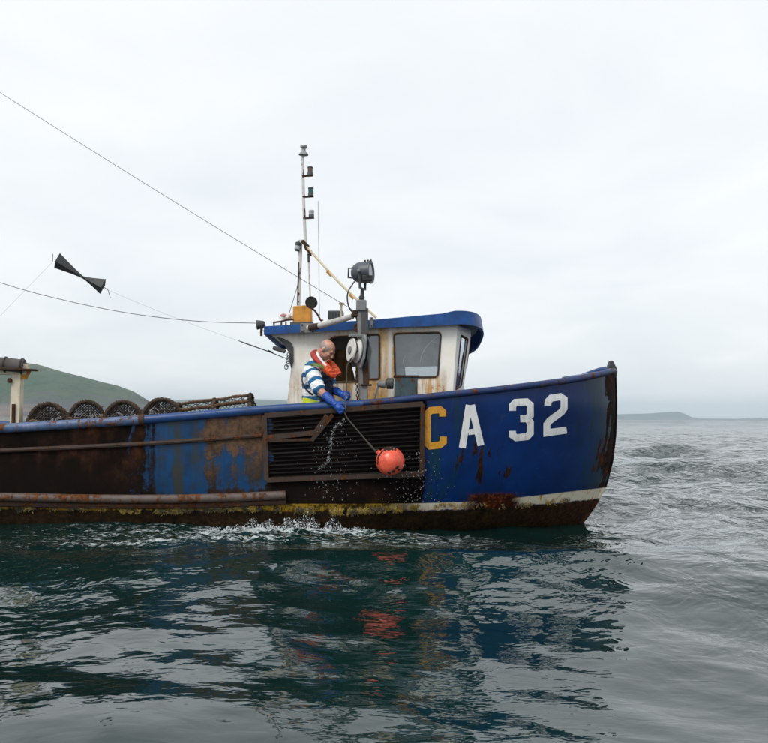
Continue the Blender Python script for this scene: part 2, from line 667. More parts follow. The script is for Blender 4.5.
# ------------------------------------------------------------------ the boat's lines
XST = -7.2
SHEER_PX = [(0, 428.5), (60, 425), (140, 420), (200, 415.2), (260, 410), (300, 407.6), (340, 405.4), (364, 404.2), (390, 402), (420, 398.6), (460, 394.4), (500, 390.2), (540, 385.2), (575, 380.4), (600, 375.6), (611, 372.6)]


def stem_x(z):
    return np.interp(z, [-0.9, -0.45, 0.0, 0.2, 0.45, 0.75, 1.1, 1.5, 1.95], [1.75, 2.2, 2.63, 2.77, 2.905, 2.985, 3.03, 3.045, 3.035])


def half_beam(X, z):
    X = np.asarray(X, float); z = np.asarray(z, float)
    base = 1.65 * (1 - np.clip((1.3 - z) / 2.2, 0, 1) ** 4.5)
    L = np.interp(z, [-0.5, 0.0, 1.5], [4.8, 4.1, 3.1])
    q = np.interp(z, [-0.2, 0.3, 1.4], [0.95, 0.82, 0.66])
    t = np.clip((stem_x(z) - X) / L, 0, 1)
    f = (1 - (1 - t) ** 2.2) ** q
    aft = 1 - 0.16 * np.clip((-2.2 - X) / 5.0, 0, 1) ** 2
    return base * f * aft


def H(px, py, off=0.0):
    """where the ray through this pixel meets the near side of the hull"""
    Y = YC - 1.6
    for _ in range(30):
        p = P(px, py, Y)
        Y = 0.5 * Y + 0.5 * (YC - float(half_beam(p.x, p.z)))
    p = P(px, py, Y)
    return p + hull_normal(p.x, p.z) * off


def hull_normal(X, z):
    e = 0.03
    bx = float(half_beam(X + e, z) - half_beam(X - e, z)) / (2 * e)
    bz = float(half_beam(X, z + e) - half_beam(X, z - e)) / (2 * e)
    bx = max(min(bx, 4.0), -4.0)
    # surface y = YC - b(X, z); outward is -Y
    return Vector((-bx, -1.0, -bz)).normalized()


def hull_point(X, z, off=0.0):
    return Vector((X, YC - float(half_beam(X, z)), z)) + hull_normal(X, z) * off


_sx, _sz = [], []
for (a, b) in SHEER_PX:
    p = H(a, b)
    _sx.append(p.x); _sz.append(p.z)
_sx = [XST] + _sx; _sz = [_sz[0] + 0.06] + _sz


def sheer_z(X):
    return np.interp(X, _sx, _sz)


def sheer_point(X, off=0.0, side=-1):
    z = float(sheer_z(X))
    b = float(half_beam(X, z))
    n = hull_normal(X, z) * off
    return Vector((X + n.x, YC + side * (b - n.y if side > 0 else b) + (n.y if side < 0 else 0), z))


DECK_Z = 0.42
boat = root('fishing_boat', (-2.0, YC, 0.0), 'rusty blue fishing boat with white wheelhouse and CA 32 on its bow', 'boat')

# ---- hull paint
g = G('hull_paint')
v = g.obj()
s = g.sep(v)
X, Z = s[0], s[2]
big = g.noise(v, 1.6, 6, 0.62)
med = g.noise(v, 5.5, 6, 0.65)
fin = g.noise(v, 24.0, 5, 0.65)
drip = g.noise(g.map(v, (1, 1, 0.10)), 9.0, 6, 0.62)
drip2 = g.noise(g.map(v, (1, 1, 0.13), (3, 0, 0)), 22.0, 4, 0.6)
navy = g.mix(g.step(big, 0.35, 0.7), (0.0006, 0.0165, 0.092), (0.001, 0.031, 0.160))
bright = g.mix(g.step(med, 0.35, 0.7), (0.002, 0.045, 0.140), (0.0018, 0.024, 0.060))
fresh = g.step(g.add(X, g.mul(g.sub(med, 0.5), 0.5)), -0.45, 0.25)
paint = g.mix(fresh, bright, navy)
teal = g.mul(g.step(drip, 0.47, 0.64), g.band(X, -3.2, 0.9, 0.3))
paint = g.mix(g.mul(teal, 0.75), paint, (0.004, 0.035, 0.042))
bowdk = g.mul(g.step(g.add(X, g.mul(g.sub(drip, 0.5), 1.1)), 2.25, 2.85), 0.85)
paint = g.mix(bowdk, paint, (0.003, 0.020, 0.026))
paint = g.mix(g.mul(g.step(drip2, 0.5, 0.75), 0.35), paint, (0.006, 0.012, 0.03))
paint = g.mix(g.mul(g.step(fin, 0.64, 0.76), 0.25), paint, (0.05, 0.10, 0.20))
scuff = g.noise(g.map(v, (0.35, 1, 4.0)), 6.0, 6, 0.7, 0.6)
paint = g.mix(g.mul(g.step(scuff, 0.60, 0.72), 0.30), paint, (0.03, 0.09, 0.20))
salt = g.noise(g.map(v, (1, 1, 0.05), (7, 0, 0)), 30.0, 4, 0.6)
paint = g.mix(g.mul(g.step(salt, 0.60, 0.78), 0.22), paint, (0.06, 0.11, 0.17))
brown_w = g.mul(g.band(X, -2.9, -1.25, 0.15), g.step(g.add(g.mul(drip, 0.7), g.mul(med, 0.3)), 0.43, 0.62))
paint = g.mix(g.mul(brown_w, 0.8), paint, (0.035, 0.030, 0.022))
# rust: how much of it by place along the side
wob = g.add(g.mul(g.sub(med, 0.5), 0.22), g.mul(g.sub(big, 0.5), 0.4))
Xw = g.add(X, wob)
aft_zone = g.sub(1.0, g.step(Xw, -2.98, -2.84))
joint = g.band(Xw, -3.05, -2.55, 0.16)
mid_zone = g.band(Xw, -2.05, -1.32, 0.10)
gril = g.band(Xw, -1.34, 0.44, 0.05)
stem = g.step(g.add(Xw, g.mul(g.sub(drip, 0.5), 0.5)), 2.72, 2.95)
low_mid = g.band(Xw, -2.1, -0.95, 0.12)
amt = g.mul(aft_zone, 0.98)
amt = g.mx(amt, g.mul(joint, 0.55))
amt = g.mx(amt, g.mul(mid_zone, g.add(0.36, g.mul(g.step(Z, 0.80, 1.10), 0.28))))
amt = g.mx(amt, g.mul(gril, 1.0))
amt = g.mx(amt, g.mul(stem, 0.8))
runoff = g.mul(g.band(X, 0.85, 1.5, 0.12), g.mul(g.band(Z, 0.55, 1.05, 0.12), g.step(drip, 0.50, 0.62)))
amt = g.mx(amt, g.mul(runoff, 0.7))
amt = g.mx(amt, g.mul(low_mid, g.mul(g.sub(1.0, g.step(Z, 0.45, 0.62)), 0.55)))
amt = g.mx(amt, 0.12)
rn = g.add(g.add(g.mul(big, 0.3), g.mul(med, 0.35)), g.add(g.mul(drip, 0.2), g.mul(fin, 0.15)))
rmask = g.step(g.add(g.add(rn, g.mul(g.sub(drip, 0.5), 0.35)), g.mul(amt, 0.55)), 0.68, 0.80)
rdark = g.ramp(g.add(g.add(g.mul(med, 0.4), g.mul(big, 0.35)), g.mul(drip, 0.25)), [(0.38, (0.003, 0.0024, 0.002)), (0.48, (0.008, 0.0048, 0.0036)), (0.55, (0.024, 0.010, 0.006)), (0.62, (0.065, 0.025, 0.012)), (0.72, (0.17, 0.075, 0.035))])
rmid = g.ramp(g.add(g.mul(fin, 0.45), g.mul(med, 0.55)), [(0.34, (0.022, 0.014, 0.010)), (0.46, (0.072, 0.045, 0.031)), (0.58, (0.125, 0.074, 0.047)), (0.72, (0.17, 0.065, 0.022))])
rcol = g.mix(mid_zone, rdark, rmid)
rcol = g.mix(g.mul(g.step(drip2, 0.55, 0.8), 0.6), rcol, (0.010, 0.008, 0.007))
# weedy, fouled belt just above the water
rcol = g.mix(g.mul(g.sub(1.0, fresh), g.mul(g.sub(1.0, g.step(g.add(Z, wob), 0.55, 0.95)), 0.72)), rcol, (0.009, 0.006, 0.005))
rcol = g.mix(g.mul(gril, g.mul(g.step(Z, 0.45, 0.6), 0.8)), rcol, (0.005, 0.004, 0.0035))
col = g.mix(rmask, paint, rcol)
# boot top: cream by the bow, stained yellow and orange farther aft
bt = g.add(Z, g.add(g.mul(g.sub(med, 0.5), 0.05), g.mul(g.sub(fin, 0.5), 0.05)))
lo = g.add(0.235, g.mul(g.step(X, 0.4, 2.9), 0.035))
tz = g.sub(bt, lo)
boot = g.mul(g.step(tz, -0.012, 0.012), g.sub(1.0, g.step(g.sub(g.sub(Z, lo), g.mul(g.step(X, 0.9, 2.8), 0.055)), 0.080, 0.092)))
cream = g.mix(g.step(g.add(g.mul(med, 0.5), g.mul(drip2, 0.5)), 0.51, 0.62), (0.78, 0.71, 0.57), (0.55, 0.26, 0.05))
stain = g.ramp(g.add(g.mul(med, 0.5), g.mul(fin, 0.5)), [(0.38, (0.012, 0.008, 0.004)), (0.47, (0.09, 0.055, 0.010)), (0.54, (0.30, 0.19, 0.020)), (0.60, (0.33, 0.13, 0.015)), (0.70, (0.16, 0.045, 0.01))])
bcol = g.mix(g.step(g.add(X, g.mul(g.sub(big, 0.5), 1.2)), 0.05, 0.55), stain, cream)
bad = g.band(g.add(X, g.mul(g.sub(med, 0.5), 0.35)), 1.0, 1.62, 0.09)
bz = g.add(Z, g.mul(g.sub(med, 0.5), 0.18))
badm = g.mul(bad, g.band(bz, 0.20, 0.425, 0.03))
col = g.mix(boot, col, bcol)
col = g.mix(badm, col, g.ramp(g.add(g.mul(fin, 0.5), g.mul(med, 0.5)), [(0.36, (0.006, 0.004, 0.004)), (0.52, (0.05, 0.014, 0.006)), (0.66, (0.30, 0.075, 0.012))]))
foul = g.sub(1.0, g.step(tz, -0.02, 0.01))
fcol = g.ramp(g.add(g.mul(med, 0.4), g.mul(fin, 0.6)), [(0.35, (0.006, 0.005, 0.004)), (0.52, (0.026, 0.016, 0.008)), (0.66, (0.06, 0.032, 0.012)), (0.8, (0.09, 0.075, 0.012))])
bowf = g.mul(g.step(X, 1.3, 2.4), g.step(fin, 0.35, 0.65))
fcol = g.mix(g.mul(bowf, 0.6), fcol, (0.075, 0.028, 0.014))
col = g.mix(foul, col, fcol)
rmk = g.mx(g.mx(rmask, foul), badm)
rough = g.mix(rmk, (0.36,) * 3, (0.78,) * 3)
dent = g.noise(v, 1.1, 2, 0.5)
hgt = g.add(g.mul(rmk, g.add(g.mul(fin, 0.6), g.mul(med, 0.5))), g.mul(g.mul(dent, 1.0), 1.0))
M_HULL = g.done(g.bsdf(col, rough, normal=g.bump(hgt, 0.5, 0.012), spec=g.sub(0.30, g.mul(rmk, 0.24))))


def hull_shell(side):
    ns, nv = 170, 54
    vs, fs = [], []
    for i in range(ns):
        u = 1 - (1 - i / (ns - 1)) ** 1.5
        for k in range(nv):
            w = k / (nv - 1)
            Xg = XST + u * (3.045 - XST)
            top = float(sheer_z(min(Xg, 3.03)))
            zz = -0.85 + w * (top + 0.85)
            xs = float(stem_x(zz))
            Xp = XST + u * (xs - XST)
            b = float(half_beam(Xp, zz))
            vs.append((Xp, YC + side * max(b, 0.012), zz))
    for i in range(ns - 1):
        for k in range(nv - 1):
            a = i * nv + k
            fs.append((a, a + nv, a + nv + 1, a + 1))
    return vs, fs, ns, nv


hb = MB()
for sd in (-1, 1):
    vs, fs, ns, nv = hull_shell(sd)
    hb.add(vs, fs)
    if sd == -1:
        near_stern = vs[:nv]
tr = [Vector(p) for p in near_stern]
n = len(tr)
hb.add(tr + [Vector((p.x, 2 * YC - p.y, p.z)) for p in tr], [(k, k + 1, n + k + 1, n + k) for k in range(n - 1)])
hull = hb.build('hull', M_HULL, boat)

# inner faces of the bulwarks and the deck
M_DECK = painted('deck_paint', (0.16, 0.17, 0.17), 0.4, 4.0, 0.7)
M_LINING = painted('bulwark_paint', (0.012, 0.055, 0.2), 0.35, 5.0, 0.55)
for sd in (-1, 1):
    lb = MB(); vs, fs = [], []
    xs_ = np.linspace(XST + 0.06, 2.93, 90)
    for x_ in xs_:
        zt = float(sheer_z(x_))
        for k in range(5):
            zz = DECK_Z + (zt - DECK_Z) * k / 4
            b = max(float(half_beam(min(x_, float(stem_x(zz)) - 0.03), zz)) - 0.06, 0.01)
            vs.append((x_, YC + sd * b, zz))
    for i in range(len(xs_) - 1):
        for k in range(4):
            a = i * 5 + k
            fs.append((a, a + 5, a + 6, a + 1))
    lb.add(vs, fs).build('bulwark_lining', M_LINING, boat)
db = MB(); vs, fs = [], []
xs_ = np.linspace(XST + 0.03, 2.86, 60)
for x_ in xs_:
    b = max(float(half_beam(min(x_, float(stem_x(DECK_Z)) - 0.02), DECK_Z)) - 0.02, 0.01)
    vs += [(x_, YC - b, DECK_Z), (x_, YC + b, DECK_Z)]
for i in range(len(xs_) - 1):
    a = i * 2
    fs.append((a, a + 1, a + 3, a + 2))
db.add(vs, fs).build('deck', M_DECK, boat)

# ---- rails and rubbing strakes
M_RAIL = painted('rail_paint_blue', (0.012, 0.060, 0.21), 0.30, 7.0, 0.42, 0.35, 0.5)
M_RAILW = painted('rail_paint_worn', (0.085, 0.145, 0.28), 0.50, 6.0, 0.45, 0.5, 0.8, 0.05, dirt=(0.25, 0.25, 0.27))
M_RAILD = painted('rail_paint_dark', (0.012, 0.035, 0.13), 0.52, 8.0, 0.5, 0.3, 0.6)
M_RUSTBAR = painted('rusted_bar', (0.050, 0.030, 0.023), 0.5, 8.0, 0.75, 0.4, 0.7, -0.06)
M_RUSTDK = painted('dark_rusted_bar', (0.045, 0.026, 0.019), 0.6, 9.0, 0.85, 0.4, 0.7, -0.10)
M_BELT = painted('belting_paint', (0.115, 0.085, 0.075), 0.55, 6.0, 0.6, 0.4, 0.7, 0.0)


def sheer_run(x0, x1, off, dz, n, side=-1):
    out = []
    for x_ in np.linspace(x0, x1, n):
        p = sheer_point(float(x_), off, side)
        p.z += dz
        out.append(p)
    return out


xa = H(142, 420).x
xb = H(363, 404).x
MB().tube(sheer_run(XST, xa - 0.012, 0.0, 0.0, 30), 0.056, 12).build('gunwale_rail', M_RAILW, boat)
MB().tube(sheer_run(xa + 0.012, xb, 0.0, 0.0, 40), 0.052, 12).build('gunwale_rail', M_RAIL, boat)
MB().lathe([(0.062, -0.03), (0.062, 0.03)], sheer_point(xa), (1, 0, 0.05), 14).build('rail_joint', M_RUSTBAR, boat)
fwd = sheer_run(xb + 0.004, 2.2, 0.0, 0.012, 40)
for k in range(1, 30):
    u = k / 29
    x_ = 2.2 + (3.03 - 2.2) * (1 - (1 - u) ** 2)
    p = sheer_point(x_, 0.0); p.z += 0.012 + 0.012 * u
    fwd.append(p)
MB().tube(fwd, [0.040] * len(fwd), 10).build('bow_rail', M_RAILD, boat)
far = sheer_run(XST, 2.2, 0.0, 0.0, 60, 1)
for k in range(1, 30):
    u = k / 29
    x_ = 2.2 + (3.03 - 2.2) * (1 - (1 - u) ** 2)
    p = sheer_point(x_, 0.0, 1); p.z += 0.03 * u + 0.04 * smoothstep(2.5, 3.0, x_)
    far.append(p)
MB().tube(far, 0.045, 10).build('gunwale_rail', M_RAIL, boat)


def hull_line(pxs, n=40, off=0.0):
    out = []
    pts = curve([(a, b, 0) for a, b in pxs], 12)
    idx = np.linspace(0, len(pts) - 1, n)
    for t in idx:
        i = int(t)
        q = pts[i].lerp(pts[min(i + 1, len(pts) - 1)], t - i)
        out.append(H(q.x, q.y, off))
    return out


up_strake = hull_line([(-60, 453), (0, 450.5), (70, 447.6), (143, 443.8), (200, 440), (262, 435.2)], 50, 0.01)
up_strake = [hull_point(XST + k * 0.25, up_strake[0].z, 0.01) for k in range(int((up_strake[0].x - XST) / 0.25))] + up_strake
MB().tube(up_strake, 0.026, 8).build('rubbing_strake', M_RUSTBAR, boat)
belt = hull_line([(-60, 496), (0, 496.5), (70, 498), (143, 498.6), (215, 497.6), (286, 494.6)], 50, 0.02)
belt = [hull_point(XST + k * 0.25, belt[0].z, 0.02) for k in range(int((belt[0].x - XST) / 0.25))] + belt
MB().tube(belt, 0.05, 10).build('lower_belting', M_BELT, boat)
belt_shade = [q + Vector((0, 0.035, -0.08)) for q in belt]  # dark tube tucked under the belting, standing in for the shade beneath it
MB().tube(belt_shade, 0.035, 8).build('belting_shade', M_RUSTDK, boat)

# ---- stem post and head
M_STEM = painted('stem_rust', (0.10, 0.05, 0.032), 0.55, 7.0, 0.75, 0.4, 0.7)
sp = []
for zz in np.linspace(-0.6, float(sheer_z(3.03)) + 0.01, 40):
    sp.append(Vector((float(stem_x(zz)) - 0.002, YC, zz)))
MB().tube(sp, 0.034, 10).build('stem_bar', M_HULL, boat)
M_HEAD = painted('stem_head_paint', (0.035, 0.04, 0.045), 0.35, 12.0, 0.6)
zt = float(sheer_z(3.03))
hd = MB()
hd.add([(2.86, YC - 0.075, zt - 0.06), (3.06, YC - 0.05, zt - 0.06), (3.06, YC + 0.05, zt - 0.06), (2.86, YC + 0.075, zt - 0.06),
        (2.93, YC - 0.06, zt + 0.05), (3.065, YC - 0.045, zt + 0.07), (3.065, YC + 0.045, zt + 0.07), (2.93, YC + 0.06, zt + 0.05),
        (2.965, YC - 0.03, zt + 0.165), (3.02, YC - 0.03, zt + 0.175), (3.02, YC + 0.03, zt + 0.175), (2.965, YC + 0.03, zt + 0.165)],
       [(0, 1, 5, 4), (1, 2, 6, 5), (2, 3, 7, 6), (3, 0, 4, 7), (4, 5, 9, 8), (5, 6, 10, 9), (6, 7, 11, 10), (7, 4, 8, 11), (8, 9, 10, 11), (3, 2, 1, 0)])
hd.build('stem_head', M_HEAD, boat, bevel=0.015)
# breasthook: a small blue deck plate sweeping up behind the stem head
bh = MB()
bh.add([(2.45, YC - 0.55, zt - 0.05), (2.95, YC - 0.03, zt + 0.05), (2.95, YC + 0.03, zt + 0.05), (2.45, YC + 0.55, zt - 0.02),
        (2.45, YC - 0.55, zt - 0.08), (2.95, YC - 0.03, zt + 0.02), (2.95, YC + 0.03, zt + 0.02), (2.45, YC + 0.55, zt - 0.05)],
       [(0, 1, 2, 3), (7, 6, 5, 4), (0, 4, 5, 1), (1, 5, 6, 2), (2, 6, 7, 3), (3, 7, 4, 0)])
bh.build('bow_plate', M_RAIL, boat)
lipx = []
for k in range(13):
    u = k / 12
    a = R(-75 + 150 * u)
    lipx.append(Vector((2.955 + 0.085 * math.cos(a), YC + 0.10 * math.sin(a), zt + 0.012)))
MB().tube(lipx, 0.036, 8).build('stem_collar', painted('collar_paint', (0.30, 0.22, 0.19), 0.5, 10, 0.6), boat)

# ---- hauling guard: framed grille of slats on the ship's side
M_SLAT = plain('slat_rust_black', (0.0065, 0.005, 0.0045), 0.6, 0.0, 0.5, 10.0, 0.4, 0.2)
M_SLATB = plain('slat_edge', (0.012, 0.0095, 0.008), 0.55, 0.0, 0.5, 10.0, 0.4, 0.3)
def quad_line(c0, c1, n, off):
    return [H(c0[0] + (c1[0] - c0[0]) * k / n, c0[1] + (c1[1] - c0[1]) * k / n, off) for k in range(n + 1)]


def flat_bar(line, w, d, up=Vector((0, 0, 1))):
    """a flat bar following the hull: w tall, d proud of it"""
    mb = MB(); vs, fs = [], []
    m = len(line)
    for i, p in enumerate(line):
        nn = hull_normal(p.x, p.z)
        t = (line[min(i + 1, m - 1)] - line[max(i - 1, 0)]).normalized()
        q = nn.cross(t).normalized() * (w / 2)
        vs += [p - q, p + q, p + q + nn * d, p - q + nn * d]
    for i in range(m - 1):
        a = i * 4
        for k in range(4):
            k2 = (k + 1) % 4
            fs.append((a + k, a + k2, a + 4 + k2, a + 4 + k))
    fs.append((3, 2, 1, 0)); fs.append(tuple((m - 1) * 4 + k for k in range(4)))
    return mb.add(vs, fs)


TL, TR, BR, BL = (265, 415.5), (422.3, 403.8), (421.3, 473.6), (267, 479.8)
guard = flat_bar(quad_line(TL, TR, 24, 0.002), 0.055, 0.05).build('guard_frame', M_RUSTBAR, boat)
for (a, b, m) in ((TR, BR, 8), (BR, BL, 24), (BL, TL, 8)):
    flat_bar(quad_line(a, b, m, 0.003), 0.050, 0.048).build('frame_bar', M_RUSTDK if a is TR else M_RUSTBAR, guard)
NS = 16
for k in range(NS):
    u = (k + 0.75) / (NS + 0.4)
    a = (TL[0] + (BL[0] - TL[0]) * u + 2, TL[1] + (BL[1] - TL[1]) * u)
    b = (TR[0] + (BR[0] - TR[0]) * u - 2, TR[1] + (BR[1] - TR[1]) * u)
    flat_bar(quad_line(a, b, 20, 0.002), 0.010 + 0.004 * random.random(), 0.018).build('slat', M_SLAT if k % 3 else M_SLATB, guard, smooth=False)
flat_bar(quad_line((268, 437.4), (316, 432.6), 10, 0.034), 0.055, 0.03).build('guard_brace', M_RUSTBAR, boat)
flat_bar(quad_line((315, 433.0), (327.5, 415.2), 6, 0.036), 0.05, 0.03).build('guard_brace', M_RUSTBAR, boat)
flat_bar(quad_line((312, 440.5), (333, 414.8), 8, 0.037), 0.045, 0.03).build('guard_brace', M_RUSTDK, boat)
flat_bar(quad_line((268, 440.2), (313, 439.6), 8, 0.038), 0.03, 0.03).build('guard_brace', M_RUSTDK, boat)

# ---- registration letters, painted on the plating
def letter_mat(name, rust):
    g = G(name)
    v = g.obj()
    n1 = g.noise(v, 9.0, 6, 0.65); n2 = g.noise(g.map(v, (1, 1, 0.15)), 20.0, 5, 0.6); n3 = g.noise(v, 50, 3, 0.6)
    c = g.mix(g.step(n2, 0.45, 0.75), (0.80, 0.80, 0.79), (0.55, 0.56, 0.58))
    m = g.step(g.add(g.add(g.mul(n1, 0.6), g.mul(n2, 0.3)), g.mul(n3, 0.1)), 0.80 - rust * 0.62, 0.86 - rust * 0.62)
    rc = g.ramp(g.add(g.mul(n1, 0.5), g.mul(n3, 0.5)), [(0.3, (0.20, 0.07, 0.012)), (0.48, (0.62, 0.28, 0.022)), (0.7, (0.74, 0.37, 0.04))])
    c = g.mix(m, c, rc)
    return g.done(g.bsdf(c, 0.55, normal=g.bump(n1, 0.3, 0.004)))


M_LET = letter_mat('letter_white', 0.33)
M_LETC = letter_mat('letter_rusted', 0.86)


def stroke(mb, pts, w, off=0.004):
    """mitred painted stroke through 2D pixel points, laid on the hull"""
    m = len(pts)
    L, Rr = [], []
    for i in range(m):
        p = Vector(pts[i])
        d0 = (p - Vector(pts[i - 1])) if i > 0 else None
        d1 = (Vector(pts[i + 1]) - p) if i < m - 1 else None
        d0 = d1 if d0 is None else d0
        d1 = d0 if d1 is None else d1
        n0 = Vector((-d0.y, d0.x)).normalized(); n1 = Vector((-d1.y, d1.x)).normalized()
        nn = (n0 + n1).normalized()
        k = (w / 2) / max(nn.dot(n0), 0.35)
        L.append(p + nn * k); Rr.append(p - nn * k)
    for i in range(m - 1):
        seg = max(1, int((Vector(pts[i + 1]) - Vector(pts[i])).length / 3))
        vs, fs = [], []
        for q in range(seg + 1):
            t = q / seg
            a = L[i].lerp(L[i + 1], t); b = Rr[i].lerp(Rr[i + 1], t)
            for c in range(4):
                e = a.lerp(b, c / 3)
                vs.append(H(e.x, e.y, off))
        for q in range(seg):
            for c in range(3):
                o = q * 4 + c
                fs.append((o, o + 4, o + 5, o + 1))
        mb.add(vs, fs)
    return mb


def Z7(pts):      # coordinates read off an enlarged view of the bow
    return [(410 + x / 3.4909, 350 + y / 3.4909) for x, y in pts]


stroke(MB(), Z7([(114, 232), (114, 217), (104, 208), (72, 211), (60, 223), (60, 325), (70, 335), (104, 331), (116, 320), (116, 302)]), 6.9).build('letter', M_LETC, boat)
am = MB()
stroke(am, Z7([(182, 341), (206, 192)]), 6.8); stroke(am, Z7([(214, 192), (247, 333)]), 6.8); stroke(am, Z7([(203, 287), (226, 284)]), 5.6)
am.build('letter', M_LET, boat)
dm = MB()
stroke(dm, Z7([(357, 212), (357, 194), (368, 183), (406, 181), (419, 192), (419, 228), (407, 240)]), 6.9)
stroke(dm, Z7([(407, 239), (419, 252), (419, 290), (408, 302), (370, 306), (357, 297), (357, 282)]), 6.9, off=0.0046)
stroke(dm, Z7([(384, 240), (408, 239)]), 6.9, off=0.0052)
dm.build('letter', M_LET, boat)
stroke(MB(), Z7([(480, 194), (481, 180), (492, 168), (524, 163), (537, 172), (537, 203), (528, 216), (486, 247), (477, 260), (477, 289), (546, 279)]), 6.9).build('letter', M_LET, boat)

# ---- weed hanging along the waterline
g = G('weed')
v = g.obj()
nn_ = g.noise(v, 11.0, 5, 0.7)
n2_ = g.noise(v, 2.2, 4, 0.6)
wc = g.ramp(g.add(g.mul(nn_, 0.6), g.mul(n2_, 0.4)), [(0.36, (0.010, 0.008, 0.004)), (0.47, (0.05, 0.036, 0.008)), (0.55, (0.22, 0.155, 0.016)), (0.62, (0.34, 0.22, 0.02)), (0.70, (0.26, 0.085, 0.012))])
M_WEED = g.done(g.bsdf(wc, 0.6))
wm = MB(); vs, fs = [], []
rw = random.Random(5)
for k in range(8000):
    x_ = rw.uniform(-6.5, 2.35)
    zt_ = 0.26 + 0.02 * math.sin(x_ * 3) + rw.gauss(0, 0.016) + (0.03 if x_ > 0.6 else 0)
    if mnoise.noise(Vector((x_ * 5, 0, 2))) < -0.05 or (x_ > 0.35 and rw.random() < 0.78):
        continue
    p = hull_point(x_, zt_, 0.004)
    nn_ = hull_normal(x_, zt_)
    w = rw.uniform(0.003, 0.007); h = rw.uniform(0.015, 0.045) * (0.7 if x_ > 0.3 else 1)
    o = len(vs)
    sx = rw.gauss(0, 0.012)
    vs += [p + Vector((-w, 0, 0)), p + Vector((w, 0, 0)), p + nn_ * 0.02 + Vector((w * 0.8 + sx, 0, -h * 0.5)), p + nn_ * 0.018 + Vector((-w * 0.8 + sx, 0, -h * 0.5)), p + nn_ * 0.008 + Vector((sx * 1.6, 0, -h))]
    fs += [(o, o + 1, o + 2, o + 3), (o + 3, o + 2, o + 4)]
wm.add(vs, fs)
weed = wm.build('weed', M_WEED, boat, smooth=False)
weed['kind'] = 'stuff'

# ------------------------------------------------------------------ wheelhouse
YW, YF = 11.75, 13.40            # near and far side walls
M_WH = painted('wheelhouse_paint', (0.90, 0.89, 0.85), 0.18, 5.0, 0.5, 0.10, 0.35, 0.22, 0.25, dirt=(0.42, 0.30, 0.14))
g = G('wheelhouse_side_paint')
v = g.obj(); s = g.sep(v); X, Z = s[0], s[2]
n1 = g.noise(v, 4.0, 7, 0.62); n2 = g.noise(g.map(v, (1, 1, 0.10)), 11.0, 6, 0.62); n3 = g.noise(v, 26.0, 5, 0.65)
c = g.mix(g.step(n1, 0.35, 0.7), (0.92, 0.90, 0.85), (0.85, 0.81, 0.71))
low = g.sub(1.0, g.step(g.add(Z, g.mul(g.sub(n1, 0.5), 0.3)), 1.72, 1.98))
wash_ = g.mx(g.mul(g.band(X, -0.3, 0.0, 0.05), 0.85), g.mul(low, 0.75))
tan = g.mix(g.step(n3, 0.4, 0.65), (0.58, 0.47, 0.33), (0.42, 0.28, 0.16))
c = g.mix(g.mul(g.step(n2, 0.36, 0.62), g.mx(wash_, g.mul(g.sub(1.0, g.step(X, 0.35, 0.75)), 0.2))), c, tan)
yel = g.mul(g.mul(g.band(X, 0.02, 0.66, 0.05), g.sub(1.0, g.step(Z, 1.80, 1.88))), g.step(n2, 0.40, 0.58))
yel = g.mx(yel, g.mul(g.band(g.add(X, g.mul(g.sub(n1, 0.5), 0.05)), -0.065, 0.05, 0.03), g.step(g.add(n2, g.mul(Z, 0.1)), 0.50, 0.68)))
yel = g.mx(yel, g.mul(g.band(X, -0.735, -0.69, 0.012), g.step(n2, 0.36, 0.55)))
c = g.mix(g.mul(yel, 0.72), c, g.mix(g.step(n3, 0.4, 0.7), (0.72, 0.42, 0.09), (0.45, 0.17, 0.025)))
# rust bleeding from the window corners and the lower edge
spot = g.step(g.add(g.add(g.mul(n1, 0.45), g.mul(n2, 0.2)), g.add(g.mul(n3, 0.35), g.mul(low, 0.05))), 0.60, 0.645)
c = g.mix(spot, c, g.ramp(n3, [(0.3, (0.10, 0.035, 0.012)), (0.55, (0.36, 0.14, 0.03)), (0.75, (0.55, 0.28, 0.06))]))
def halo(loop, run):
    xs_ = [p_.x for p_ in loop]; zs_ = [p_.z for p_ in loop]
    cx_, hx_ = (min(xs_) + max(xs_)) / 2, (max(xs_) - min(xs_)) / 2
    cz_, hz_ = (min(zs_) + max(zs_)) / 2, (max(zs_) - min(zs_)) / 2
    sd = g.mx(g.sub(g.math('ABSOLUTE', g.sub(X, cx_)), hx_), g.sub(g.math('ABSOLUTE', g.sub(Z, cz_)), hz_))
    ring = g.mul(g.sub(1.0, g.step(sd, 0.0, 0.045)), g.step(g.add(g.mul(n1, 0.6), g.mul(n3, 0.4)), 0.40, 0.50))
    below = g.mul(g.band(X, cx_ - hx_ - 0.02, cx_ + hx_ + 0.02, 0.02), g.mul(g.band(Z, cz_ - hz_ - run, cz_ - hz_ + 0.02, 0.05), g.step(n2, 0.46, 0.58)))
    return g.mx(ring, g.mul(below, 0.8))


hl = g.mx(g.mx(halo([P(394, 333.6, YW), P(437.8, 377, YW)], 0.35), halo([P(361, 335, YW), P(379.5, 379, YW)], 0.3)), halo([P(330.5, 337, YW), P(357, 382, YW)], 0.25))
roofrun = g.mul(g.step(Z, 2.22, 2.40), g.mul(g.step(n2, 0.52, 0.64), g.sub(1.0, g.step(X, 0.3, 0.7))))
hl = g.mx(hl, g.mul(roofrun, 0.55))
c = g.mix(g.mul(hl, 0.92), c, g.ramp(n3, [(0.32, (0.20, 0.065, 0.014)), (0.48, (0.55, 0.24, 0.035)), (0.66, (0.78, 0.47, 0.11))]))
M_WALL = g.done(g.bsdf(c, 0.5, normal=g.bump(g.add(n1, g.mul(spot, n3)), 0.3, 0.006)))

